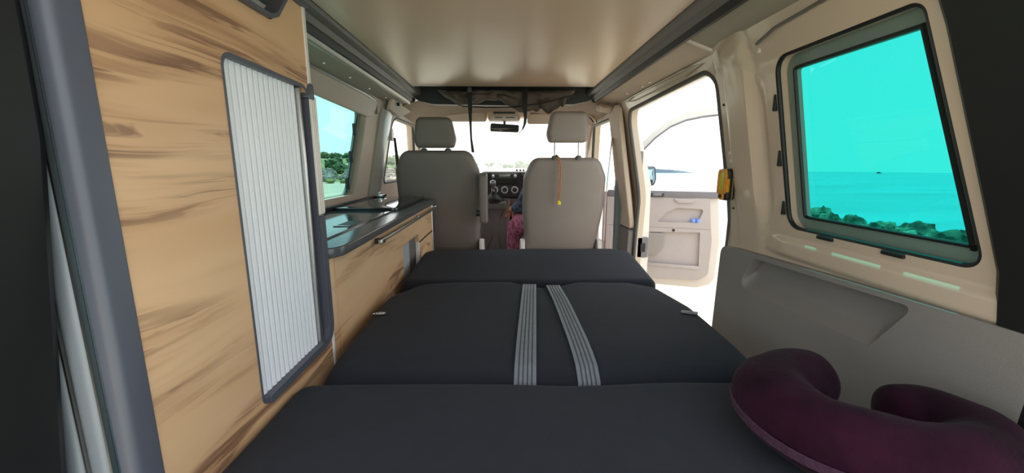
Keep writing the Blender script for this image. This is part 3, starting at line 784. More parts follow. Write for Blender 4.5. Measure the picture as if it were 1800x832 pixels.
# ================================================================== NECK PILLOW
def pillow():
    C = V((.585, .575))
    K = [(.612, .694), (.548, .684), (.488, .650), (.470, .595), (.490, .535), (.560, .490), (.640, .474), (.700, .498), (.722, .548), (.700, .592), (.652, .606)]
    Z = [.070, .072, .070, .066, .062, .060, .058, .056, .054, .052, .050]
    RR = [.055, .063, .066, .065, .063, .062, .061, .060, .058, .055, .052]
    pts, rad = [], []
    n = 48
    def cr_(a, b, c, d, t):
        return tuple(.5 * (2 * b[k] + (c[k] - a[k]) * t + (2 * a[k] - 5 * b[k] + 4 * c[k] - d[k]) * t * t + (3 * b[k] - a[k] - 3 * c[k] + d[k]) * t ** 3) for k in range(len(b)))
    Q4 = [(k[0], k[1], .553 + z * .92, r) for k, z, r in zip(K, Z, RR)]
    for i in range(n + 1):
        u = i / n * (len(Q4) - 1); k = min(int(u), len(Q4) - 2)
        q = cr_(Q4[max(0, k - 1)], Q4[k], Q4[k + 1], Q4[min(len(Q4) - 1, k + 2)], u - k)
        t = i / n; e = min(t, 1 - t)
        pts.append(q[:3]); rad.append(q[3] * (1 - math.exp(-e / .012) * .42))
    bm = N(); P, T, Nn = frames_along(pts)
    loops = []
    m = 28
    for i in range(len(P)):
        B = T[i].cross(V((0, 0, 1))).normalized(); U = V((0, 0, 1))
        l = []
        for k in range(m):
            a = 2 * PI * k / m
            q = (B * math.cos(a) + U * math.sin(a) * (.98 if math.sin(a) > 0 else .9)) * rad[i]
            p = P[i] + q
            w = mnoise.noise(p * 14) * .006 + mnoise.noise(p * 36) * .002 + (.0022 * math.sin(p.z * 190 + p.x * 60) * math.exp(-((p.x - .46) / .06) ** 2) if p.x < .56 and p.z > .58 else 0)
            p += q.normalized() * w
            if p.z < .553: p.z = .553 + (p.z - .553) * .12
            l.append(bm.verts.new(p))
        loops.append(l)
    for a, b in zip(loops, loops[1:]): quad_ring(bm, a, b, True)
    for l, i, s in ((loops[0], 0, -1), (loops[-1], -1, 1)):
        c = bm.verts.new(P[i] + T[i] * s * .014)
        for k in range(m):
            f = (l[k], l[(k + 1) % m], c); bm.faces.new(f)
    o = solo('neck_pillow', bm, VELVET, 'dark purple velvet neck pillow lying on the nearest cushion by the right wall', 'pillow', (.60, .60, .55), smooth=80)
    sub = o.modifiers.new('s', 'SUBSURF'); sub.levels = 1; sub.render_levels = 1
    # zip tape along the outside seam
    zp, sd, nn = [], [], []
    for i in range(10, len(P) - 12):
        B = T[i].cross(V((0, 0, 1))).normalized()
        a = math.radians(-8)
        d = B * math.cos(a) + V((0, 0, 1)) * math.sin(a)
        if (P[i] + d - V((C.x, C.y, P[i].z))).length < (P[i] - d - V((C.x, C.y, P[i].z))).length:
            d = -B * math.cos(a) + V((0, 0, 1)) * math.sin(a)
        zp.append(P[i] + d * (rad[i] + .0025)); sd.append(V((0, 0, 1)) - d * d.z); nn.append(d)
    bm = N(); ribbon(bm, zp, sd, nn, .014, .004); part('zip_seam', bm, VELVET_T, o, 'fuzzy lighter seam')
pillow()

# ================================================================== FRONT SEATS
def seat(name, cx, ztop, hz0, hz1, hw, m, mh, label, arm, hy=0.):
    y_b, y_t = 2.66, 2.45
    o = thing(name, label, 'car seat', (cx, 2.75, 0), 'front seats')
    def mp(off=0.):
        def f(u, v, w):
            t = (v - .42) / (1.10 - .42)
            return (cx + u, y_b + (y_t - y_b) * t + w + .06 * (t - .5) ** 2 + .12 * u * u, v)
        return f
    # backrest outline
    h = ztop
    bo = roundpoly([(-.235, .44), (.235, .44), (.262, .72), (.258, h - .12), (.205, h), (-.205, h), (-.258, h - .12), (-.262, .72)], [.03, .03, .3, .09, .07, .07, .09, .3], 7)
    bm = N(); slab(bm, dens(bo, .05), -.035, .085, .040, .05, mp(), seg=5, fill=5); part('backrest', bm, m, o, smooth=60)
    pi_ = inset(ccw(bo), .012)
    f = mp(); bm = N(); tube(bm, [V(f(p[0], p[1], -.012)) for p in dens(pi_, .04)], .0045, 6, True); part('piping', bm, PIPE, o)
    # headrest
    ho = roundpoly([(-hw * .88, hz0), (hw * .88, hz0), (hw, hz0 + .05), (hw * .80, hz1), (-hw * .80, hz1), (-hw, hz0 + .05)], [.025, .025, .05, .035, .035, .05], 6)
    yh = y_b + (y_t - y_b) * ((hz0 - .42) / .68) + hy
    bm = N(); slab(bm, dens(ho, .03), -.03, .075, .028, .035, lambda u, v, w: (cx + u, yh + w - (v - hz0) * .18 + .25 * u * u, v), seg=5, fill=4)
    hd_ = part('headrest', bm, mh, o, smooth=60)
    bm = N(); tube(bm, [(cx + p[0], yh - .012 - (p[1] - hz0) * .18 + .25 * p[0] ** 2, p[1]) for p in dens(inset(ccw(ho), .010), .03)], .003, 6, True); part('seam', bm, PIPE, hd_)
    for s in (-1, 1):
        bm = N(); tube(bm, [(cx + s * .072, yh + .025, ztop - .03), (cx + s * .072, yh + .022, hz0 + .02)], .0065, 10); part('headrest_post', bm, CHROME, o)
        bm = N(); lathe(bm, [(.020, -.012), (.020, .004), (.014, .010), (.008, .012)], (cx + s * .072, yh + .025, ztop), 'z', 14); part('post_collar', bm, PIPE, o)
    # seat cushion, base, recliner covers
    bm = N(); slab(bm, dens(roundpoly([(-.25, 2.66), (.25, 2.66), (.245, 3.16), (-.245, 3.16)], [.04, .04, .08, .08], 5), .06), .36, .49, .03, .045, lambda u, v, w: (cx + u, v, w + .03 * (v - 2.66)), seg=4, fill=4); part('seat_cushion', bm, m, o, smooth=60)
    bm = N(); slab(bm, roundpoly([(-.20, 2.70), (.20, 2.70), (.20, 3.08), (-.20, 3.08)], .03, 4), 0, .36, .01, .01, lambda u, v, w: (cx + u, v, w), fill=1); part('seat_base', bm, DARK, o)
    for s in (-1, 1):
        bm = N(); slab(bm, roundpoly([(2.57, .38), (2.70, .37), (2.72, .46), (2.65, .53), (2.60, .52)], .02, 4), s * .258 - .016, s * .258 + .016, .006, .006, lambda u, v, w: (cx + w, u, v), fill=1); part('recliner_cover', bm, EDGE_B, o)
    if arm:
        for sx in (1,):
            bm = N(); slab(bm, dens(roundpoly([(2.44, .66), (2.535, .66), (2.50, .97), (2.415, .97)], [.02, .02, .035, .035], 5), .04), cx + .258, cx + .308, .014, .014, lambda u, v, w: (w, u, v), seg=4, fill=3); part('armrest', bm, m, o, 'folded up armrest', smooth=60)
            bm = N(); lathe(bm, [(.02, 0), (.02, .05)], (cx + .235, 2.485, .72), 'x', 14); part('armrest_pivot', bm, DARK, o)
    return o
seat('front_seat', -.410, 1.105, 1.118, 1.292, .125, SEAT_SHADE, SEAT_SHADE, 'grey driver seat on the left with folded armrest and low headrest', True)
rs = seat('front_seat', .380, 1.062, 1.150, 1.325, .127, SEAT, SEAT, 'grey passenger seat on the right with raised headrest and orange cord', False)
# cord with yellow clip
cd = thing('cord', 'orange cord with a yellow clip hanging down the passenger seat back', 'cord', (.335, 2.40, .92))
for k in (-.006, .006):
    bm = N(); tube(bm, [(.312, 2.50, 1.070), (.318, 2.455, 1.078), (.330 + k * .4, 2.424, 1.060), (.336 + k, 2.418, 1.0), (.338 + k, 2.440, .90), (.340 + k * .8, 2.470, .80)], .0032, 8); part('strand', bm, CORD, cd)
bm = N(); slab(bm, roundpoly([(.328, .776), (.350, .772), (.354, .786), (.346, .798), (.334, .800)], .004, 3), 2.460, 2.476, .003, .003, XZ, fill=1)
part('clip', bm, YCLIP, cd, 'bright yellow clip')

# seat belts by the pillars
for s, lb in ((-1, 'dark driver seat belt hanging beside the left door pillar'), (1, 'pale passenger seat belt on the right door pillar')):
    o = thing('shoulder_belt', lb, 'seat belt', (s * .72, 2.66, 1.1), 'front shoulder belts')
    pts = [(s * .705, 2.655, 1.19), (s * .700, 2.66, 1.10), (s * .695, 2.68, .95), (s * .690, 2.70, .75), (s * .690, 2.70, .50)]
    w = [.02, .024, .035, .048, .048] if s < 0 else .03
    bm = N(); ribbon(bm, pts, (.45, .9, 0), (-s * .9, .45, 0), w, .002); part('webbing', bm, STRAPB if s < 0 else EDGE_B, o)
    bm = N(); slab(bm, roundpoly([(2.625, 1.17), (2.685, 1.17), (2.68, 1.245), (2.635, 1.255)], .02, 4), 0, .02, .005, .005, lambda u, v, w_, s=s: (s * (.735 - w_), u, v), fill=1); part('belt_guide', bm, EDGE_B, o)

# ================================================================== CAB
db = thing('dashboard', 'dark dashboard with radio and climate dials under the windscreen', 'dashboard', (0, 3.5, 0))
bm = N(); prism(bm, roundpoly([(4.0, .20), (4.02, .93), (3.75, .945), (3.55, .945), (3.46, .915), (3.44, .80), (3.50, .62), (3.62, .50), (3.62, .20)], [0, .02, .05, .05, .04, .05, .1, .05, 0], 5), -.79, .79, lambda u, v, w: (w, u, v))
part('dash_body', bm, DASH, db)
def block(u0, u1, z0, z1, y, r, m, nm, par, d=.03, lab=None):
    bm = N(); slab(bm, roundpoly([(u0, z0), (u1, z0), (u1, z1), (u0, z1)], r, 5), y, y + d, min(.004, r), 0, XZ, fill=1); return part(nm, bm, m, par, lab)
bm = N(); slab(bm, roundpoly([(-.205, .745), (.225, .745), (.235, .93), (.19, .962), (-.17, .962), (-.215, .93)], .02, 5), 3.33, 3.52, .015, .03, XZ, fill=2); cn = part('centre_stack', bm, DASH, db)
block(-.110, .115, .895, .945, 3.327, .006, DARK, 'radio', cn, .02, 'radio with green grey display')
block(-.045, .050, .914, .934, 3.322, .003, SCREEN, 'radio_display', cn, .01)
for x in (-.09, .092):
    bm = N(); lathe(bm, [(.012, 0), (.012, -.008), (.008, -.012)], (x, 3.325, .924), 'y', 16); part('radio_knob', bm, KNOBW, cn)
block(-.105, .110, .856, .890, 3.326, .005, BLACK, 'storage_slot', cn, .02)
for x0, x1 in ((-.198, -.128), (.140, .205)):
    v_ = block(x0, x1, .885, .945, 3.327, .008, BLACK, 'air_vent', cn, .02)
    for z in (.900, .915, .930): block(x0 + .006, x1 - .006, z - .002, z + .002, 3.323, .001, RAIL, 'vent_slat', cn, .01)
block(-.118, .130, .780, .846, 3.327, .008, DARK, 'climate_panel', cn, .02)
for x in (-.078, .005, .088):
    bm = N(); lathe(bm, [(.030, 0), (.030, -.010), (.024, -.013)], (x, 3.326, .812), 'y', 24); k = part('climate_dial', bm, KNOBW, cn, 'pale ringed climate dial')
    bm = N(); lathe(bm, [(.019, 0), (.019, -.012), (.015, -.018)], (x, 3.318, .812), 'y', 20); part('dial_cap', bm, DARK, cn)
block(.035, .215, .690, .738, 3.345, .01, DASH_L, 'drawer_front', cn, .1)
bm = N(); prism(bm, [(.057, .728), (.067, .710), (.047, .710)], 3.341, 3.346, XZ); part('hazard_mark', bm, mat('signal_red', (190, 80, 70), .5, var=(20, .05)), cn)
bm = N(); slab(bm, dens(roundpoly([(-.205, .20), (.03, .20), (.05, .66), (.05, .745), (-.20, .745)], [.02, .02, .05, .02, .02], 4), .06), 3.30, 3.62, .03, .01, XZ, fill=2); part('console_column', bm, DASH_L, db, 'grey beige lower console')
bm = N(); slab(bm, roundpoly([(.06, .22), (.30, .22), (.26, .66), (.06, .66)], .03, 4), 3.37, 3.62, .03, .01, XZ, fill=1); part('lower_shelf', bm, DASH_L, db)
for x, y in ((.115, 3.62), (.145, 3.60), (.175, 3.64)):
    bm = N(); lathe(bm, [(.001, 0), (.013, .003), (.010, .010), (.005, .014), (.010, .019), (.009, .028), (.002, .032)], (x, y, .945), 'z', 12)
    solo('figurine', bm, BLACK, {.115: 'tiny dark ornament on the dashboard top, left of three', .145: 'tiny dark ornament on the dashboard top, middle of three', .175: 'tiny dark ornament on the dashboard top, right of three'}[x], 'ornament', (x, y, .945), 'dashboard ornaments')
gl = thing('gear_lever', 'gear lever with black boot and silver knob on the console', 'gear lever', (-.085, 3.24, .70))
bm = N(); slab(bm, dens(roundpoly([(-.18, .665), (.015, .665), (.02, .725), (-.18, .735)], .02, 4), .05), 3.14, 3.31, .02, .01, XZ, fill=2); part('housing', bm, DASH_L, gl)
bm = N(); lathe(bm, [(.092, .0), (.090, .018), (.078, .034), (.056, .050), (.036, .066), (.024, .080), (.018, .092)], (-.085, 3.225, .715), 'z', 20); part('boot', bm, BLACK, gl)
bm = N(); tube(bm, [(-.085, 3.225, .77), (-.088, 3.20, .85)], .009, 10); part('shaft', bm, CHROME, gl)
bm = N(); lathe(bm, [(.008, -.035), (.016, -.02), (.025, .0), (.026, .016), (.018, .030), (.003, .034)], (-.089, 3.195, .865), 'z', 18); part('knob', bm, mat('knob_silver', (150, 150, 152), .3, .8, var=(20, .04)), gl)
sw = thing('steering_wheel', 'dark steering wheel in front of the driver seat', 'steering wheel', (-.40, 3.28, .86))
Rw = Matrix.Translation((-.40, 3.28, .86)) @ Matrix.Rotation(math.radians(-62), 4, 'X')
t = bmesh.new(); tube(t, [(.185 * math.cos(2 * PI * k / 40), .185 * math.sin(2 * PI * k / 40), 0) for k in range(40)], .014, 10, True); bm = N(); merge(bm, t, Rw); part('rim', bm, DARK, sw)
t = bmesh.new(); slab(t, roundpoly([(-.075, -.06), (.075, -.06), (.09, .05), (-.09, .05)], .03), -.03, .01, .01, .01, XY, fill=1); bm = N(); merge(bm, t, Rw); part('hub', bm, DARK, sw)
for a in (0, PI, -PI / 2):
    t = bmesh.new(); ribbon(t, [(.06 * math.cos(a), .05 * math.sin(a), -.01), (.182 * math.cos(a), .182 * math.sin(a), 0)], (-math.sin(a), math.cos(a), 0), (0, 0, 1), .04, .012); bm = N(); merge(bm, t, Rw); part('spoke', bm, DARK, sw)

# overhead console, visors, mirror, grab handle
oc = thing('overhead_console', 'cream overhead console with dark pocket above the windscreen', 'overhead console', (.005, 3.28, 1.40))
bm = N(); slab(bm, dens(roundpoly([(-.125, 1.362), (.130, 1.362), (.118, 1.465), (-.112, 1.465)], .012, 4), .05), 3.20, 3.36, .012, .004, XZ, fill=2); part('housing', bm, BEIGE, oc)
block(-.082, .088, 1.405, 1.448, 3.197, .006, DARK, 'pocket', oc, .01, 'dark storage pocket')
block(-.10, .105, 1.366, 1.390, 3.196, .006, EDGE_B, 'light_bar', oc, .01)
block(-.072, -.010, 1.374, 1.381, 3.193, .002, DARK, 'lamp_slot', oc, .006)
block(.015, .085, 1.374, 1.381, 3.193, .002, DARK, 'lamp_slot', oc, .006)
for x0, x1, z0, z1, lb in ((-.615, -.135, 1.352, 1.452, 'beige sun visor folded up above the driver side'), (.185, .66, 1.335, 1.410, 'beige sun visor above the passenger side')):
    vs = thing('sun_visor', lb, 'sun visor', ((x0 + x1) / 2, 3.24, z1), 'sun visors')
    bm = N(); slab(bm, dens(roundpoly([(x0, z0), (x1, z0), (x1, z1), (x0, z1)], [.02, .02, .03, .05], 5), .06), 3.235, 3.257, .008, .008, lambda u, v, w: (u, w + (v - 1.4) * -.35, v), fill=3); part('flap', bm, HEADL, vs)
    bm = N(); tube(bm, [(x0 + .02, 3.24 - .012, z1 + .004), ((x0 + x1) / 2, 3.24 - .012, z1 + .006), (x1 - .02, 3.24 - .012, z1 + .004)], .004, 8); part('rod', bm, DARK, vs)
mr = thing('rear_view_mirror', 'wide rear view mirror hanging at the windscreen centre', 'mirror', (.005, 3.32, 1.36))
bm = N(); slab(bm, dens(roundpoly([(-.110, 1.278), (.118, 1.270), (.122, 1.328), (-.106, 1.342)], .016, 5), .04), 3.262, 3.292, .006, .012, XZ, fill=2); mh = part('housing', bm, DARK, mr)
bm = N(); slab(bm, roundpoly([(-.102, 1.284), (.111, 1.276), (.115, 1.322), (-.098, 1.335)], .012, 5), 3.2565, 3.2585, 0, 0, lambda u, v, w: (u, w + (v - 1.30) * .03, v), fill=1); part('glass', bm, MIRG, mr)
bm = N(); tube(bm, [(.005, 3.29, 1.31), (.005, 3.33, 1.35), (.005, 3.345, 1.375)], .010, 8); part('stem', bm, DARK, mr)
gh = thing('grab_handle', 'cream grab handle beside the passenger headrest', 'grab handle', (.66, 3.0, 1.38))
bm = N(); tube(bm, [(.600, 3.02, 1.405), (.612, 3.01, 1.382), (.640, 3.0, 1.362), (.662, 3.0, 1.338), (.668, 3.01, 1.315)], [.012, .013, .012, .013, .012], 10, flat=.7); part('grip', bm, BEIGE, gh)
bm = N(); slab(bm, roundpoly([(.600, 1.39), (.625, 1.405), (.690, 1.33), (.672, 1.305)], .01, 4), 3.02, 3.035, .003, .003, XZ, fill=1); part('mount', bm, DARK, gh)

# ================================================================== ROOF CLOTH BAG AND STRAPS
bm = N(); loops = []
n, m = 60, 22
for i in range(n + 1):
    t = i / n; x = -.385 + t * .80
    # hanging depth along the width: deepest right of the middle
    dep = .046 + .030 * math.exp(-((x + .25) / .12) ** 2) + .088 * math.exp(-((x - .13) / .13) ** 2) + .045 * math.exp(-((x - .33) / .08) ** 2)
    dep *= min(1, .25 + 3.2 * min(t, 1 - t) * 2)
    l = []
    for k in range(m):
        a = 2 * PI * k / m
        y = 2.465 + .062 * math.cos(a) * (.8 + .2 * math.sin(t * 7)); z = 1.450 - dep * .5 + (dep * .5 + .004) * math.sin(a)
        f = 1 if math.sin(a) < .4 else .2
        p = V((x, y, z))
        w = abs(mnoise.noise(V((x * 10 + z * 16, y * 6, z * 10 - x * 7)))) * .070 + mnoise.noise(p * 30) * .007
        p += V((0, math.cos(a), math.sin(a))) * (w - .020) * f
        p.z = min(p.z, 1.468)
        l.append(bm.verts.new(p))
    loops.append(l)
for a, b in zip(loops, loops[1:]): quad_ring(bm, a, b)
bm.faces.new(loops[0][::-1]); bm.faces.new(loops[-1])
bg = solo('roof_cloth_bundle', bm, BAG, 'rolled dark brown roof cloth bulging out at the front of the ceiling', 'tent cloth', (0, 2.46, 1.45), smooth=45)
bm = N(); tube(bm, [(-.24, 2.40, 1.352), (-.10, 2.385, 1.343), (.05, 2.378, 1.345), (.20, 2.378, 1.362), (.36, 2.395, 1.402), (.44, 2.41, 1.432)], .0035, 8)
solo('elastic_cord', bm, STRAPB, 'thin black elastic cord running across the brown roof cloth', 'cord', (.1, 2.39, 1.36))
s1 = thing('hanging_strap', 'narrow black strap hanging beside the driver headrest', 'strap', (-.20, 2.38, 1.45), 'hanging roof straps')
bm = N(); ribbon(bm, [(-.195, 2.385, 1.455), (-.195, 2.380, 1.40), (-.193, 2.380, 1.34), (-.193, 2.38, 1.30), (-.192, 2.38, 1.24), (-.190, 2.38, 1.17), (-.181, 2.38, 1.09)], [(1, 0, 0), (1, .1, 0), (1, .3, 0), (1, .9, 0), (.6, 1, 0), (.5, 1, 0), (.8, .8, 0)], [(0, -1, 0)] * 2 + [(.3, -1, 0), (.9, -1, 0), (1, -.6, 0), (1, -.5, 0), (.8, -.8, 0)], [.026, .026, .024, .022, .02, .02, .022], .002); part('webbing', bm, STRAPB, s1)
bm = N(); bx(bm, -.208, -.182, 2.372, 2.384, 1.425, 1.452, .003); part('buckle', bm, DARK, s1)
for x in (-.218, -.168):
    bm = N(); lathe(bm, [(.009, 0), (.009, -.008), (.005, -.011)], (x, 2.385, 1.388), 'y', 14); part('snap', bm, DARK, s1)
s2 = thing('hanging_strap', 'longer black strap with a bent end hanging beside the passenger headrest', 'strap', (.12, 2.37, 1.45), 'hanging roof straps')
bm = N(); ribbon(bm, [(.122, 2.39, 1.45), (.120, 2.372, 1.41), (.119, 2.360, 1.36), (.120, 2.356, 1.325), (.124, 2.358, 1.29), (.120, 2.36, 1.25), (.108, 2.36, 1.22), (.084, 2.36, 1.195)], [(1, 0, 0)] * 3 + [(1, .3, 0), (.8, .6, .1), (.8, .6, .3), (.7, .4, .5), (.5, .3, .8)], [(0, -1, 0)] * 3 + [(.3, -1, 0), (.6, -.8, 0), (.6, -.8, 0), (.5, -.8, -.1), (.5, -.85, 0)], [.030, .030, .028, .026, .022, .020, .018, .016], .002); part('webbing', bm, STRAPB, s2)

# ================================================================== WORK LIGHT ON THE PILLAR
wk = thing('work_light', 'black and yellow work light stuck to the cream pillar', 'work light', (.768, 1.365, .90))
lo = roundpoly([(1.336, .901), (1.392, .901), (1.392, 1.008), (1.336, 1.008)], .012, 5)
LX = .745
bm = N(); slab(bm, dens(lo, .03), LX + .006, LX + .024, .006, .004, YZ, fill=1); part('body', bm, BLACK, wk)
bm = N(); slab(bm, dens(inset(ccw(lo), -.001), .03), LX + .024, LX + .027, .001, .001, YZ, fill=1); part('seam_ring', bm, mat('seam_olive', (120, 112, 60), .5, var=(20, .05)), wk)
bm = N(); slab(bm, dens(inset(ccw(lo), .001), .03), LX + .027, LX + .036, .002, .004, YZ, fill=1); part('rear_shell', bm, BLACK, wk)
bm = N(); ring_panel(bm, roundpoly([(1.339, .924), (1.389, .924), (1.389, .99), (1.384, 1.006), (1.344, 1.006), (1.339, .99)], .006, 3), roundpoly([(1.350, .936), (1.378, .936), (1.378, .996), (1.350, .996)], .004, 3), lambda u, v, w: (LX + w, u, v), .010, sub=1); part('front_frame', bm, YEL, wk, 'yellow front frame')
bm = N(); slab(bm, roundpoly([(1.349, .935), (1.379, .935), (1.379, .997), (1.349, .997)], .004, 3), LX + .003, LX + .007, .001, 0, YZ, fill=1); part('led_panel', bm, LED, wk, 'yellow green lamp panel')
bm = N(); slab(bm, roundpoly([(1.350, .904), (1.378, .904), (1.378, .924), (1.350, .924)], .004, 3), LX + .001, LX + .008, .002, 0, YZ, fill=1); part('switch_surround', bm, YEL, wk)
bm = N(); slab(bm, roundpoly([(1.357, .910), (1.371, .910), (1.371, .921), (1.357, .921)], .003, 3), LX - .002, LX + .003, .001, 0, YZ, fill=1); part('switch', bm, BLACK, wk)
for y0, y1 in ((1.334, 1.341),):
    bm = N(); bx(bm, LX + .002, LX + .014, y0, y1, .93, .975, .002); part('side_grip', bm, YEL, wk)

# ================================================================== OPEN FRONT DOOR (outside)
A = math.radians(-21)
dr = thing('door_1', 'open front passenger door with pale lining and pockets', 'car door', (.86, 3.45, 0), kind='structure', rz=A)
def L(u, v, w): return (u, w, v)          # local: along the door, height, depth (+ is outside)
def dpart(nm, bm, m, lab=None, par=None): return part(nm, bm, m, par or dr, lab, local=True)
DO = roundpoly([(.0, .0), (.80, .0), (.93, .05), (.945, .40), (.905, .81), (.0, .80)], [.03, .1, .12, .15, .02, .02], 7)
bm = N(); slab(bm, dens(DO, .08), .0, .10, .02, .02, L, fill=3); dpart('door_shell', bm, mat('door_shell_paint', (206, 196, 190), .3, var=(5, .02), coat=.3), 'white painted door shell')
PN = roundpoly([(.04, .065), (.80, .075), (.87, .13), (.875, .42), (.835, .755), (.04, .75)], [.03, .09, .06, .15, .02, .02], 6)
AR = roundpoly([(.452, .548), (.765, .556), (.80, .665), (.60, .672), (.52, .63)], [.01, .02, .02, .06, .06], 5)
PK = roundpoly([(.40, .19), (.795, .192), (.785, .478), (.40, .462)], .008, 4)
# lining in two pieces, each with its pocket
def split(pts): return pts
bm = N(); ring_panel(bm, [(.04, .505), (.862, .505), (.835, .755), (.04, .75)], AR, lambda u, v, w: (u, -.028 + w, v), .028, sub=2); dpart('upper_lining', bm, DOORP)
bm = N(); slab(bm, AR, -.002, .004, 0, 0, L, fill=1); dpart('armrest_recess', bm, DOORP)
bm = N(); ring_panel(bm, roundpoly([(.04, .065), (.80, .075), (.87, .13), (.875, .42), (.862, .503), (.04, .503)], [.03, .09, .06, .15, 0, 0], 6), PK, lambda u, v, w: (u, -.028 + w, v), .028, sub=2); dpart('lower_lining', bm, DOORP)
bm = N(); slab(bm, PK, -.002, .004, 0, 0, L, fill=1); dpart('pocket_back', bm, DOORP)
bm = N(); bx(bm, .40, .80, -.036, -.026, .17, .198, .004); dpart('pocket_lip', bm, DOORP)
bm = N(); bx(bm, .04, .90, -.034, .05, .752, .808, .012); bl = dpart('belt_trim', bm, DOORD, 'grey belt line trim')
bm = N(); slab(bm, roundpoly([(.37, .757), (.49, .757), (.50, .79), (.39, .79)], .012, 4), -.042, -.033, .003, 0, L, fill=1); hb = dpart('handle_bezel', bm, DARK)
bm = N(); slab(bm, roundpoly([(.40, .763), (.475, .763), (.475, .782), (.41, .782)], .008, 4), -.048, -.041, .003, 0, L, fill=1); dpart('inner_handle', bm, DOORD)
bm = N(); slab(bm, roundpoly([(.56, .745), (.75, .745), (.70, .712), (.60, .712)], .02, 4), -.045, -.027, .006, 0, L, fill=1); dpart('pull_grip', bm, DOORP)
bm = N(); slab(bm, roundpoly([(.30, .26), (.465, .262), (.515, .34), (.520, .455), (.30, .455)], [.01, .03, .05, .01, .01], 5), -.034, -.027, .003, 0, L, fill=1); dpart('speaker_grille', bm, SPK, 'perforated speaker grille')
bm = N(); lathe(bm, [(.011, -.034), (.011, -.026)], (.585, 0, .485), 'y', 14); dpart('screw_hole', bm, BLACK)
# window frame of the door
fr = [(.10, .80), (.14, .90), (.262, 1.125), (.39, 1.262), (.50, 1.345), (.615, 1.392), (.74, 1.415), (.86, 1.425), (.93, 1.42), (.955, 1.39), (.95, 1.2), (.93, 1.0), (.905, .81)]
bm = N(); ribbon(bm, [(u, .035, v) for u, v in fr], (0, 1, 0), [(-.8, 0, .5), (-.8, 0, .6), (-.75, 0, .7), (-.6, 0, .8), (-.4, 0, .9), (-.2, 0, 1), (-.1, 0, 1), (0, 0, 1), (.4, 0, 1), (1, 0, .4), (1, 0, 0), (1, 0, 0), (1, 0, 0)], .05, .045); dpart('window_frame', bm, mat('door_frame_pale', (206, 208, 202), .4, var=(6, .03)), 'pale window frame')
bm = N(); ribbon(bm, [(u * .975 + .018, .020, v - .030 if v > 1.0 else v) for u, v in fr[1:9]], (0, 1, 0), [(-.8, 0, .6), (-.75, 0, .7), (-.6, 0, .8), (-.4, 0, .9), (-.2, 0, 1), (-.1, 0, 1), (0, 0, 1), (.2, 0, 1)], .03, .012); dpart('frame_seal', bm, DOORD)
# mirror on the outside of the door
bm = N(); slab(bm, dens(roundpoly([(.275, .838), (.412, .838), (.425, .90), (.412, 1.005), (.275, 1.01)], .03, 5), .04), .12, .20, .012, .035, L, fill=2); mh = dpart('mirror_housing', bm, DARK, 'black door mirror')
bm = N(); slab(bm, roundpoly([(.285, .850), (.402, .850), (.412, .90), (.402, .995), (.285, .998)], .025, 5), .116, .121, .001, 0, L, fill=1); mg = dpart('mirror_glass', bm, mat('mirror_blue', (150, 180, 205), .05, 1., var=(5, .02)), 'bluish mirror glass')
bm = N(); tube(bm, [(.20, .06, .83), (.24, .13, .86)], .02, 8); dpart('mirror_arm', bm, DARK)
# two little blue things in the armrest recess
for u, lb in ((.728, 'small blue stopper in the door armrest recess, left of the two'), (.765, 'small blue stopper in the door armrest recess, right of the two')):
    p = V((.86, 3.45, 0)) + V((math.cos(A) * u - math.sin(A) * -.02, math.sin(A) * u + math.cos(A) * -.02, .556))
    bm = N(); lathe(bm, [(.006, 0), (.016, .002), (.018, .010), (.018, .022), (.014, .030), (.004, .032)], p, 'z', 16)
    solo('bottle_stopper', bm, BLUE, lb, 'stopper', tuple(p), 'blue stoppers in the door')

# ================================================================== PERSON IN THE PASSENGER SEAT
pr = thing('person', 'person in blue shirt and pink printed trousers leaning forward in the passenger seat', 'person', (.38, 2.85, .49))
def skinned(name, verts, edges, m, parent, root=0, sub=2, lab=None):
    me = bpy.data.meshes.new(name); org = ORG[parent.name]
    me.from_pydata([tuple(V(v[:3]) - org) for v in verts], edges, [])
    me.materials.append(m)
    o = bpy.data.objects.new(name, me); COL.objects.link(o); o.parent = parent; ORG[o.name] = org
    md = o.modifiers.new('skin', 'SKIN'); md.use_smooth_shade = True
    sv = me.skin_vertices[0].data
    for i, v in enumerate(verts):
        r = v[3]; sv[i].radius = r if isinstance(r, tuple) else (r, r); sv[i].use_root = (i == root)
    s = o.modifiers.new('sub', 'SUBSURF'); s.levels = sub; s.render_levels = sub
    if lab: o['label'] = lab
    return o
bv, be = [], []
def chain(start, pts):
    i = start
    for p in pts:
        bv.append(p); be.append((i, len(bv) - 1)) if i is not None else None; i = len(bv) - 1
    return i
pel = chain(None, [(.38, 2.87, .62, (.13, .10))])
chest = chain(pel, [(.38, 2.94, .71, (.125, .095)), (.38, 3.02, .785, (.135, .10)), (.38, 3.08, .835, (.12, .085))])
neck = chain(chest, [(.38, 3.15, .870, .05)])
head = chain(neck, [(.38, 3.20, .905, .062), (.38, 3.245, .930, .085), (.38, 3.285, .935, .085), (.38, 3.32, .915, .06)])
def hand(w, d, side, up):
    """palm, four fingers and a thumb on a wrist vertex"""
    p = V(bv[w][:3]); d = V(d).normalized(); s = V(side).normalized(); u = V(up).normalized()
    c = p + d * .045; palm = chain(w, [(*c, (.030, .014))]); k = p + d * .080
    kn = chain(palm, [(*k, (.032, .013))])
    for off, ln in ((-.030, .062), (-.010, .074), (.010, .070), (.030, .054)):
        a = k + s * off + d * .010; b = a + d * ln * .5 - u * .004; e = b + d * ln * .35 - u * .022; f = e + d * ln * .1 - u * .016
        chain(kn, [(*a, .0095), (*b, .0088), (*e, .0082), (*f, .007)])
    a = c + s * -.034 - u * .006; b = a + (d * .7 - s * .7).normalized() * .030 - u * .006; e = b + (d * .95 - s * .3).normalized() * .026 - u * .01
    chain(palm, [(*a, .012), (*b, .0105), (*e, .009)])
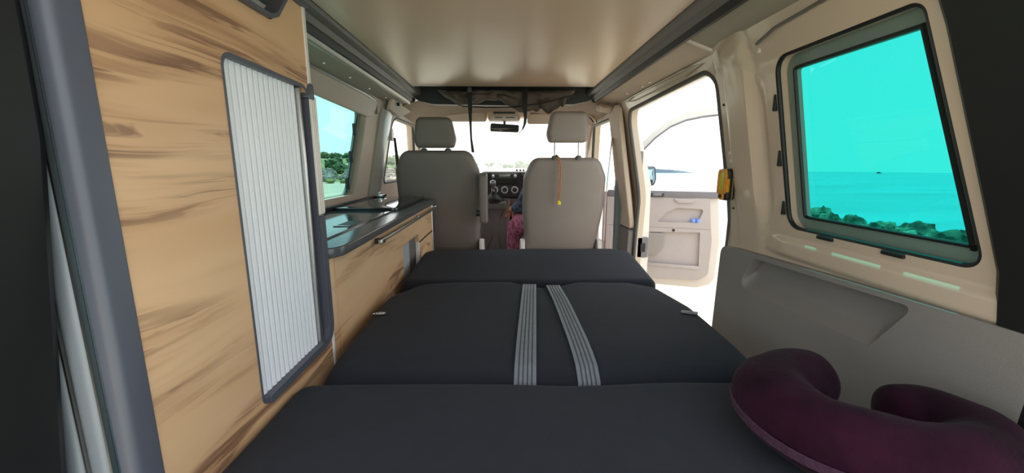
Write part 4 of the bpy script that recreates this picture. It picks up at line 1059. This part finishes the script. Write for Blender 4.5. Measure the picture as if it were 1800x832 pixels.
# left arm (towards the gear lever) resting on the knee
la = chain(chest, [(.22, 3.06, .845, .062), (.165, 2.99, .765, .050), (.140, 2.95, .700, .043), (.105, 3.03, .695, .040), (.070, 3.115, .680, .030)])
hand(la, (-.25, 1, -.35), (-1, -.2, 0), (0, .3, 1))
ra = chain(chest, [(.55, 3.06, .845, .062), (.625, 2.97, .765, .050), (.672, 2.90, .690, .043), (.640, 3.00, .665, .040), (.600, 3.09, .640, .030)])
hand(ra, (-.35, 1, -.25), (-1, -.2, 0), (0, .3, 1))
for s, kx, ky in ((-1, .105, 3.10), (1, .56, 3.20)):
    hx = .38 + s * .10
    kn_ = chain(pel, [(hx, 2.90, .605, .088), ((hx + kx) / 2, (2.90 + ky) / 2, .600, .078), (kx, ky, .575, .062), (kx, ky + .07, .46, .056), (kx + .01, ky + .10, .28, .052), (kx + .015, ky + .115, .12, .036), (kx + .015, ky + .13, .05, .036), (kx + .02, ky + .22, .036, .032)])
skinned('body', bv, be, SKIN, pr)
# clothes
def sub_chain(chs):
    vs, es = [], []
    for c in chs:
        st = c[0]
        i = st
        for p in c[1]:
            vs.append(p)
            if i is not None: es.append((i, len(vs) - 1))
            i = len(vs) - 1
    return vs, es
vs, es = sub_chain([(None, [(.38, 2.87, .635, (.155, .115)), (.38, 2.94, .72, (.148, .112)), (.38, 3.02, .79, (.155, .116)), (.38, 3.09, .842, (.13, .10))]),
                    (3, [(.215, 3.06, .845, .078), (.160, 2.985, .762, .066), (.135, 2.945, .702, .060), (.112, 3.015, .698, .054), (.080, 3.095, .684, .046)]),
                    (3, [(.555, 3.06, .845, .078), (.632, 2.965, .762, .066), (.684, 2.89, .688, .062), (.648, 2.985, .668, .054), (.615, 3.06, .650, .047)])])
skinned('shirt', vs, es, SHIRT, pr, lab='dark blue checked shirt')
L1 = lambda s, kx, ky: [(.38 + s * .10, 2.90, .612, .108), ((.38 + s * .10 + kx) / 2, (2.90 + ky) / 2, .600, .10), (kx, ky - .01, .562, .092), (kx, ky + .06, .45, .092), (kx + .01, ky + .09, .28, .095), (kx + .012, ky + .10, .15, .09)]
vs, es = sub_chain([(None, [(.38, 2.87, .62, (.16, .112)), (.38, 2.92, .63, (.15, .112))]), (0, L1(-1, .105, 3.10)), (0, L1(1, .56, 3.20))])
skinned('trousers', vs, es, PANTS, pr, lab='loose pink and purple printed trousers')
bm = N(); sphere(bm, (.38, 3.225, .955), .088, 3, (1, 1, .95))
for v in bm.verts:
    v.co += V((0, -.01, 0)) + v.normal * mnoise.noise(v.co * 25) * .006
    if v.co.y > 3.28: v.co.y = 3.28 + (v.co.y - 3.28) * .2
part('hair', bm, HAIR, pr, 'brown hair')
EYE = mat('eye_white', (225, 222, 218), .3, var=(60, .1))
for s in (-1, 1):
    bm = N(); sphere(bm, (.38 + s * .032, 3.338, .918), .012, 2); part('eye', bm, EYE, pr)
bm = N(); tube(bm, [(.38, 3.335, .925), (.38, 3.365, .893), (.38, 3.350, .885)], [.006, .012, .008], 8); part('nose', bm, SKIN, pr)
bm = N(); tube(bm, [(.357, 3.330, .868), (.38, 3.340, .864), (.403, 3.330, .868)], [.003, .006, .003], 8); part('mouth', bm, mat('lips', (178, 104, 98), .5, var=(60, .05)), pr)
for s in (-1, 1):
    bm = N(); sphere(bm, (.38 + s * .088, 3.25, .925), .022, 2, (.4, .7, 1.2)); part('ear', bm, SKIN, pr)

# ================================================================== OUTSIDE
GZ = -.45
def gz(x, y):
    h = GZ
    d = math.hypot(x, y)
    if x < -30: h += .0
    # rising ground on the left behind the rocks
    t = max(0, min(1, (-x + .10 * y - 22) / 60)); h += 3.2 * t * t * (3 - 2 * t) * max(0, min(1, (y - 10) / 40))
    # slope down to the sea on the right
    e = x - coast(y)
    if e > -1: h -= 7.9 * max(0, min(1, (e + 1) / 6)) ** .8
    return h + .25 * mnoise.noise(V((x * .06, y * .06, 0))) * min(1, d / 25)
def coast(y): return 7.3 + .02 * max(0, y) + 1.2 * mnoise.noise(V((y * .12, 5, 0)))
bm = N()
def gfun(u, v):
    x = -160 + 175 * (1 - (1 - u) ** 1.6) if False else -160 + 176 * u ** .55
    y = -40 + 300 * v ** 1.7
    return V((x, y, gz(x, y)))
grid(bm, 150, 110, gfun)
struct('ground', bm, GROUND, 'pale sunlit ground outside the van', smooth=80)
bm = N()
def hfun(u, v):
    y = 32.2 + 170 * v ** 1.5; x = -.75 * y + u * (.75 * y - 3 - .04 * y)
    k = min(1, v * 30, u * 12, (1 - u) * 12)
    return V((x, y, gz(x, y) - .10 + .16 * k + .22 * k * abs(mnoise.noise(V((x * .5, y * .35, 2)))) + .5 * k * v * mnoise.noise(V((x * .12, y * .12, 2)))))
grid(bm, 110, 110, hfun)
struct('hillside', bm, SCRUB, 'green scrubby slope rising beyond the rocks on the left', smooth=80)
bm = N(); lathe(bm, [(595, -8.6), (595, -8.0), (1, -8.0)], (0, 0, 0), 'z', 160)
struct('sea', bm, SEA, 'bright turquoise sea reaching to the horizon')

def rock(c, r, sc, m, label, group, seed, cat='rock'):
    bm = N(); t = bmesh.new(); bmesh.ops.create_icosphere(t, subdivisions=4, radius=1)
    for v in t.verts:
        p = v.co.copy(); n1 = mnoise.noise(p * 1.3 + V((seed, 0, 0))); n2 = mnoise.noise(p * 3.3 + V((0, seed, 0))); n3 = mnoise.noise(p * 8 + V((0, seed, 3)))
        s = 1 + .42 * n1 + .26 * abs(n2) + .10 * n3
        z = p.z * s
        q_ = mnoise.noise(p * 15 + V((seed, 9, 3)))
        s *= 1 + .16 * q_ + .10 * mnoise.noise(p * 5 + V((3, seed, 1)))
        v.co = V((p.x * s * sc[0], p.y * s * sc[1], z * sc[2] + .05 * round(z * 5))) * r
    merge(bm, t, Matrix.Translation(c))
    return solo('rock', bm, m, label, cat, tuple(c), group, smooth=28)
k_ = 0
for row, (y, z0, r) in enumerate(((33.4, .02, .62), (35.0, .12, .66), (37.0, .22, .74), (39.4, .32, .82))):
    for q in range(8):
        x = -21.5 + q * 1.75 * (1 + .03 * row) + (.8 if row % 2 else 0); k_ += 1
        yy = y + .22 * math.sin(k_ * 2.3)
        rock(V((x, yy, gz(x, yy) + z0)), r * (.80 + .10 * math.sin(k_ * 1.7)), (1.15, .72, .62), ROCK, 'layered grey limestone rock in the stony strip seen through the left window', 'rocks outside the left window', k_ * 3.7)
rr_ = [(6.2 + .12 * math.sin(i * 2.1), 4.2 + i * .62, .33 + .04 * math.sin(i * 1.3)) for i in range(10)] + [(6.95 + .1 * math.sin(i * 1.7), 4.5 + i * .66, .31 + .04 * math.cos(i * 2.2)) for i in range(9)]
for i, (x, y, r) in enumerate(rr_):
    rock(V((x, y, -.37 + .06 * mnoise.noise(V((x * 3, y * 3, 0))))), r, (.95, .86, .95), ROCKR, 'rough brown cliff edge rock below the right window view of the sea', 'cliff edge rocks', 40 + i * 2.9)
# verge of dry scrub in front of the rocks
def shrub(name, c, r, h, m, label, group, seed, cat, trunk=True):
    o = thing(name, label, cat, tuple(c), group)
    bm = N(); rnd = random.Random(seed)
    for k in range(7):
        t = bmesh.new(); bmesh.ops.create_icosphere(t, subdivisions=3, radius=1)
        a = rnd.uniform(0, 2 * PI); d = rnd.uniform(0, .55) * r; hh = rnd.uniform(.45, .95) * h; q = rnd.uniform(.45, .65)
        off = V((rnd.uniform(0, 50), 0, 0))
        for v in t.verts:
            p = v.co.copy(); s = 1 + .35 * mnoise.noise(p * 2.2 + off) + .30 * mnoise.noise(p * 6 + off) + .18 * mnoise.noise(p * 13 + off)
            v.co = V((p.x * s * r * q, p.y * s * r * q, p.z * s * min(r, h) * q * .8))
        merge(bm, t, Matrix.Translation(V(c) + V((d * math.cos(a), d * math.sin(a), hh * .72))))
    part('foliage', bm, m, o, smooth=30)
    if trunk:
        bm = N(); tube(bm, [V(c) + V((0, 0, -.2)), V(c) + V((.05 * r, 0, h * .3)), V(c) + V((0, .05 * r, h * .7))], [.10 * h * .3 + .04, .08 * h * .3 + .03, .02], 8); part('trunk', bm, BARK, o)
    return o
rnd = random.Random(3)
for i in range(10):
    x, y = -21 + i * 1.25 + rnd.uniform(-.2, .2), 31.2 + rnd.uniform(-.3, .4)
    shrub('dry_bush', (x, y, gz(x, y)), .52, .30, SCRUB, 'low dry yellowish bush on the verge seen through the left window', 'dry verge bushes', i, 'bush', False)
HOUSES = [(-66, 140, 7), (-52, 146, 7), (-44, 150, 7)]
taken = list(HOUSES); n_ = 0
for _ in range(4000):
    if n_ >= 44: break
    y = 46 + 130 * rnd.random() ** .8; x = rnd.uniform(-.62, -.26) * y
    hh = rnd.uniform(.8, 1.7) * (.7 + y / 160); rad = hh * rnd.uniform(.9, 1.4)
    if any(math.hypot(x - a, y - b) < (rad * 1.3 + c_) for a, b, c_ in taken): continue
    taken.append((x, y, rad * 1.3)); n_ += 1
    shrub('olive_tree', (x, y, gz(x, y) - .1), rad, hh, LEAF if n_ % 2 else LEAF2, 'green rounded tree on the scrubby slope seen through the left window', 'slope trees on the left', 100 + n_, 'tree')
for i in range(16):
    y = 128 + 10 * (i % 3); x = -15 + i * 2.2
    hh = rnd.uniform(1.2, 2.2)
    shrub('pine_tree', (x, y, gz(x, y) - .1), hh * rnd.uniform(.8, 1.2), hh, LEAF2, 'pale distant tree on the skyline through the windscreen', 'skyline trees ahead', 300 + i, 'tree')
def house(c, w, d, h, label, m=RENDERW):
    o = thing('house', label, 'house', c, 'distant white houses')
    x, y, z = c
    bm = N(); bx(bm, x - w / 2, x + w / 2, y - d / 2, y + d / 2, z, z + h, .02); part('wall', bm, m, o)
    bm = N(); prism(bm, [(x - w / 2 - .3, z + h), (x + w / 2 + .3, z + h), (x, z + h + w * .14)], y - d / 2 - .3, y + d / 2 + .3, lambda u, v, q: (u, q, v)); part('roof', bm, ROOFT, o)
    for a in (-.3, 0, .3):
        bm = N(); bx(bm, x + a * w - .35, x + a * w + .35, y - d / 2 - .03, y - d / 2 + .1, z + h * .35, z + h * .75); part('window', bm, DARK, o)
    return o
house((-66, 140, gz(-66, 140) + .8), 4.6, 4, 1.7, 'white house on the green hill, rearmost in the left window view')
house((-52, 146, gz(-52, 146) + .6), 4.2, 4, 1.5, 'white house on the green hill, middle of the left window view')
house((-44, 150, gz(-44, 150) + .6), 4.0, 4, 1.5, 'white house on the green hill near the front frame of the left window')
for i, (x, lb) in enumerate(((-9.5, 'white canvas tent far ahead, leftmost through the windscreen'), (-5.5, 'white canvas tent far ahead, between the seats'), (-1.8, 'white canvas tent far ahead, nearest the passenger seat'))):
    y = 100; z = gz(x, y)
    o = thing('tent', lb, 'tent', (x, y, z), 'white tents ahead')
    bm = N(); loops = [[bm.verts.new((x + s * 1.5 * a, y + s * 1.5 * b, z + h)) for a, b in ((-1, -1), (1, -1), (1, 1), (-1, 1))] for s, h in ((1, .5), (1.02, .55), (.5, 1.15), (.02, 1.7))]
    for a, b in zip(loops, loops[1:]): quad_ring(bm, a, b)
    bm.faces.new(loops[0][::-1]); bm.faces.new(loops[-1]); part('canopy', bm, RENDERW, o)
    for a, b in ((-1, -1), (1, -1), (1, 1), (-1, 1)):
        bm = N(); tube(bm, [(x + a * 1.4, y + b * 1.4, z - .1), (x + a * 1.4, y + b * 1.4, z + .52)], .05, 8); part('leg', bm, ALU, o)
# headland and boat
bm = N(); loops = []
for i in range(41):
    t = i / 40; x = 128 + t * 62; hgt = 4.4 * math.sin(min(1, t * 4) * PI / 2) * (1 - t ** 3) + .5 * mnoise.noise(V((t * 9, 0, 0)))
    hgt = max(.2, hgt)
    loops.append([bm.verts.new(p) for p in ((x, 395, -8.5), (x, 396, -8 + hgt * .9), (x, 402, -8 + hgt), (x, 410, -8.5))])
for a, b in zip(loops, loops[1:]): quad_ring(bm, a, b)
bm.faces.new(loops[0]); bm.faces.new(loops[-1][::-1])
struct('headland', bm, STONE, 'low blue grey headland across the bay seen past the open door')
bt = thing('boat', 'tiny dark boat on the sea horizon', 'boat', (360, 380, -8))
bm = N(); slab(bm, roundpoly([(358, 379), (361, 379), (362.5, 380), (361, 381), (358, 381)], .4), -8.3, -7.3, .1, .1, XY, fill=1); part('hull', bm, HULL, bt)
bm = N(); bx(bm, 358.5, 360, 379.4, 380.6, -7.3, -6.7, .1); part('cabin', bm, HULL, bt)

# ================================================================== LIGHT, SKY, CAMERA
W = bpy.data.worlds.new('World'); SC.world = W; W.use_nodes = True
nt = W.node_tree; nt.nodes.clear()
out = nt.nodes.new('ShaderNodeOutputWorld'); bg_ = nt.nodes.new('ShaderNodeBackground')
tc = nt.nodes.new('ShaderNodeTexCoord'); sp = nt.nodes.new('ShaderNodeSeparateXYZ'); rp = nt.nodes.new('ShaderNodeValToRGB')
nt.links.new(tc.outputs['Generated'], sp.inputs[0]); nt.links.new(sp.outputs['Z'], rp.inputs[0])
cr = rp.color_ramp
cr.elements[0].position = 0.; cr.elements[0].color = (1.0, .99, .95, 1)
cr.elements[1].position = 1.; cr.elements[1].color = (.82, .88, 1.0, 1)
for pos, c in ((.10, (.98, .99, .96, 1)), (.26, (.93, .96, .97, 1)), (.5, (.90, .93, 1.0, 1))):
    e = cr.elements.new(pos); e.color = c
nt.links.new(rp.outputs[0], bg_.inputs[0]); bg_.inputs['Strength'].default_value = 2.0
nt.links.new(bg_.outputs[0], out.inputs[0])
sd = bpy.data.lights.new('Sun', 'SUN'); sd.energy = 9.; sd.angle = math.radians(.6); sd.color = (1, .95, .86)
so = bpy.data.objects.new('Sun', sd); COL.objects.link(so)
el, az = math.radians(75), math.radians(68)          # azimuth from +X (right) towards +Y (ahead)
dirv = V((math.cos(el) * math.cos(az), math.cos(el) * math.sin(az), math.sin(el)))
so.rotation_euler = dirv.to_track_quat('Z', 'Y').to_euler(); so.location = (6, 6, 12)

cam = bpy.data.cameras.new('Camera'); co = bpy.data.objects.new('Camera', cam); COL.objects.link(co)
cam.sensor_width = 36; cam.lens = 36 * 700 / 1800; cam.clip_start = .02; cam.clip_end = 3000
pit, yaw = math.radians(10.36), math.radians(1.13)
co.location = (0, 0, 1.025); co.rotation_euler = (PI / 2 - pit, 0, -yaw)
SC.camera = co
vs_ = SC.view_settings; SC.display_settings.display_device = 'sRGB'
vs_.view_transform = 'Standard'; vs_.look = 'None'; vs_.gamma = 1; vs_.exposure = .18; vs_.use_curve_mapping = False
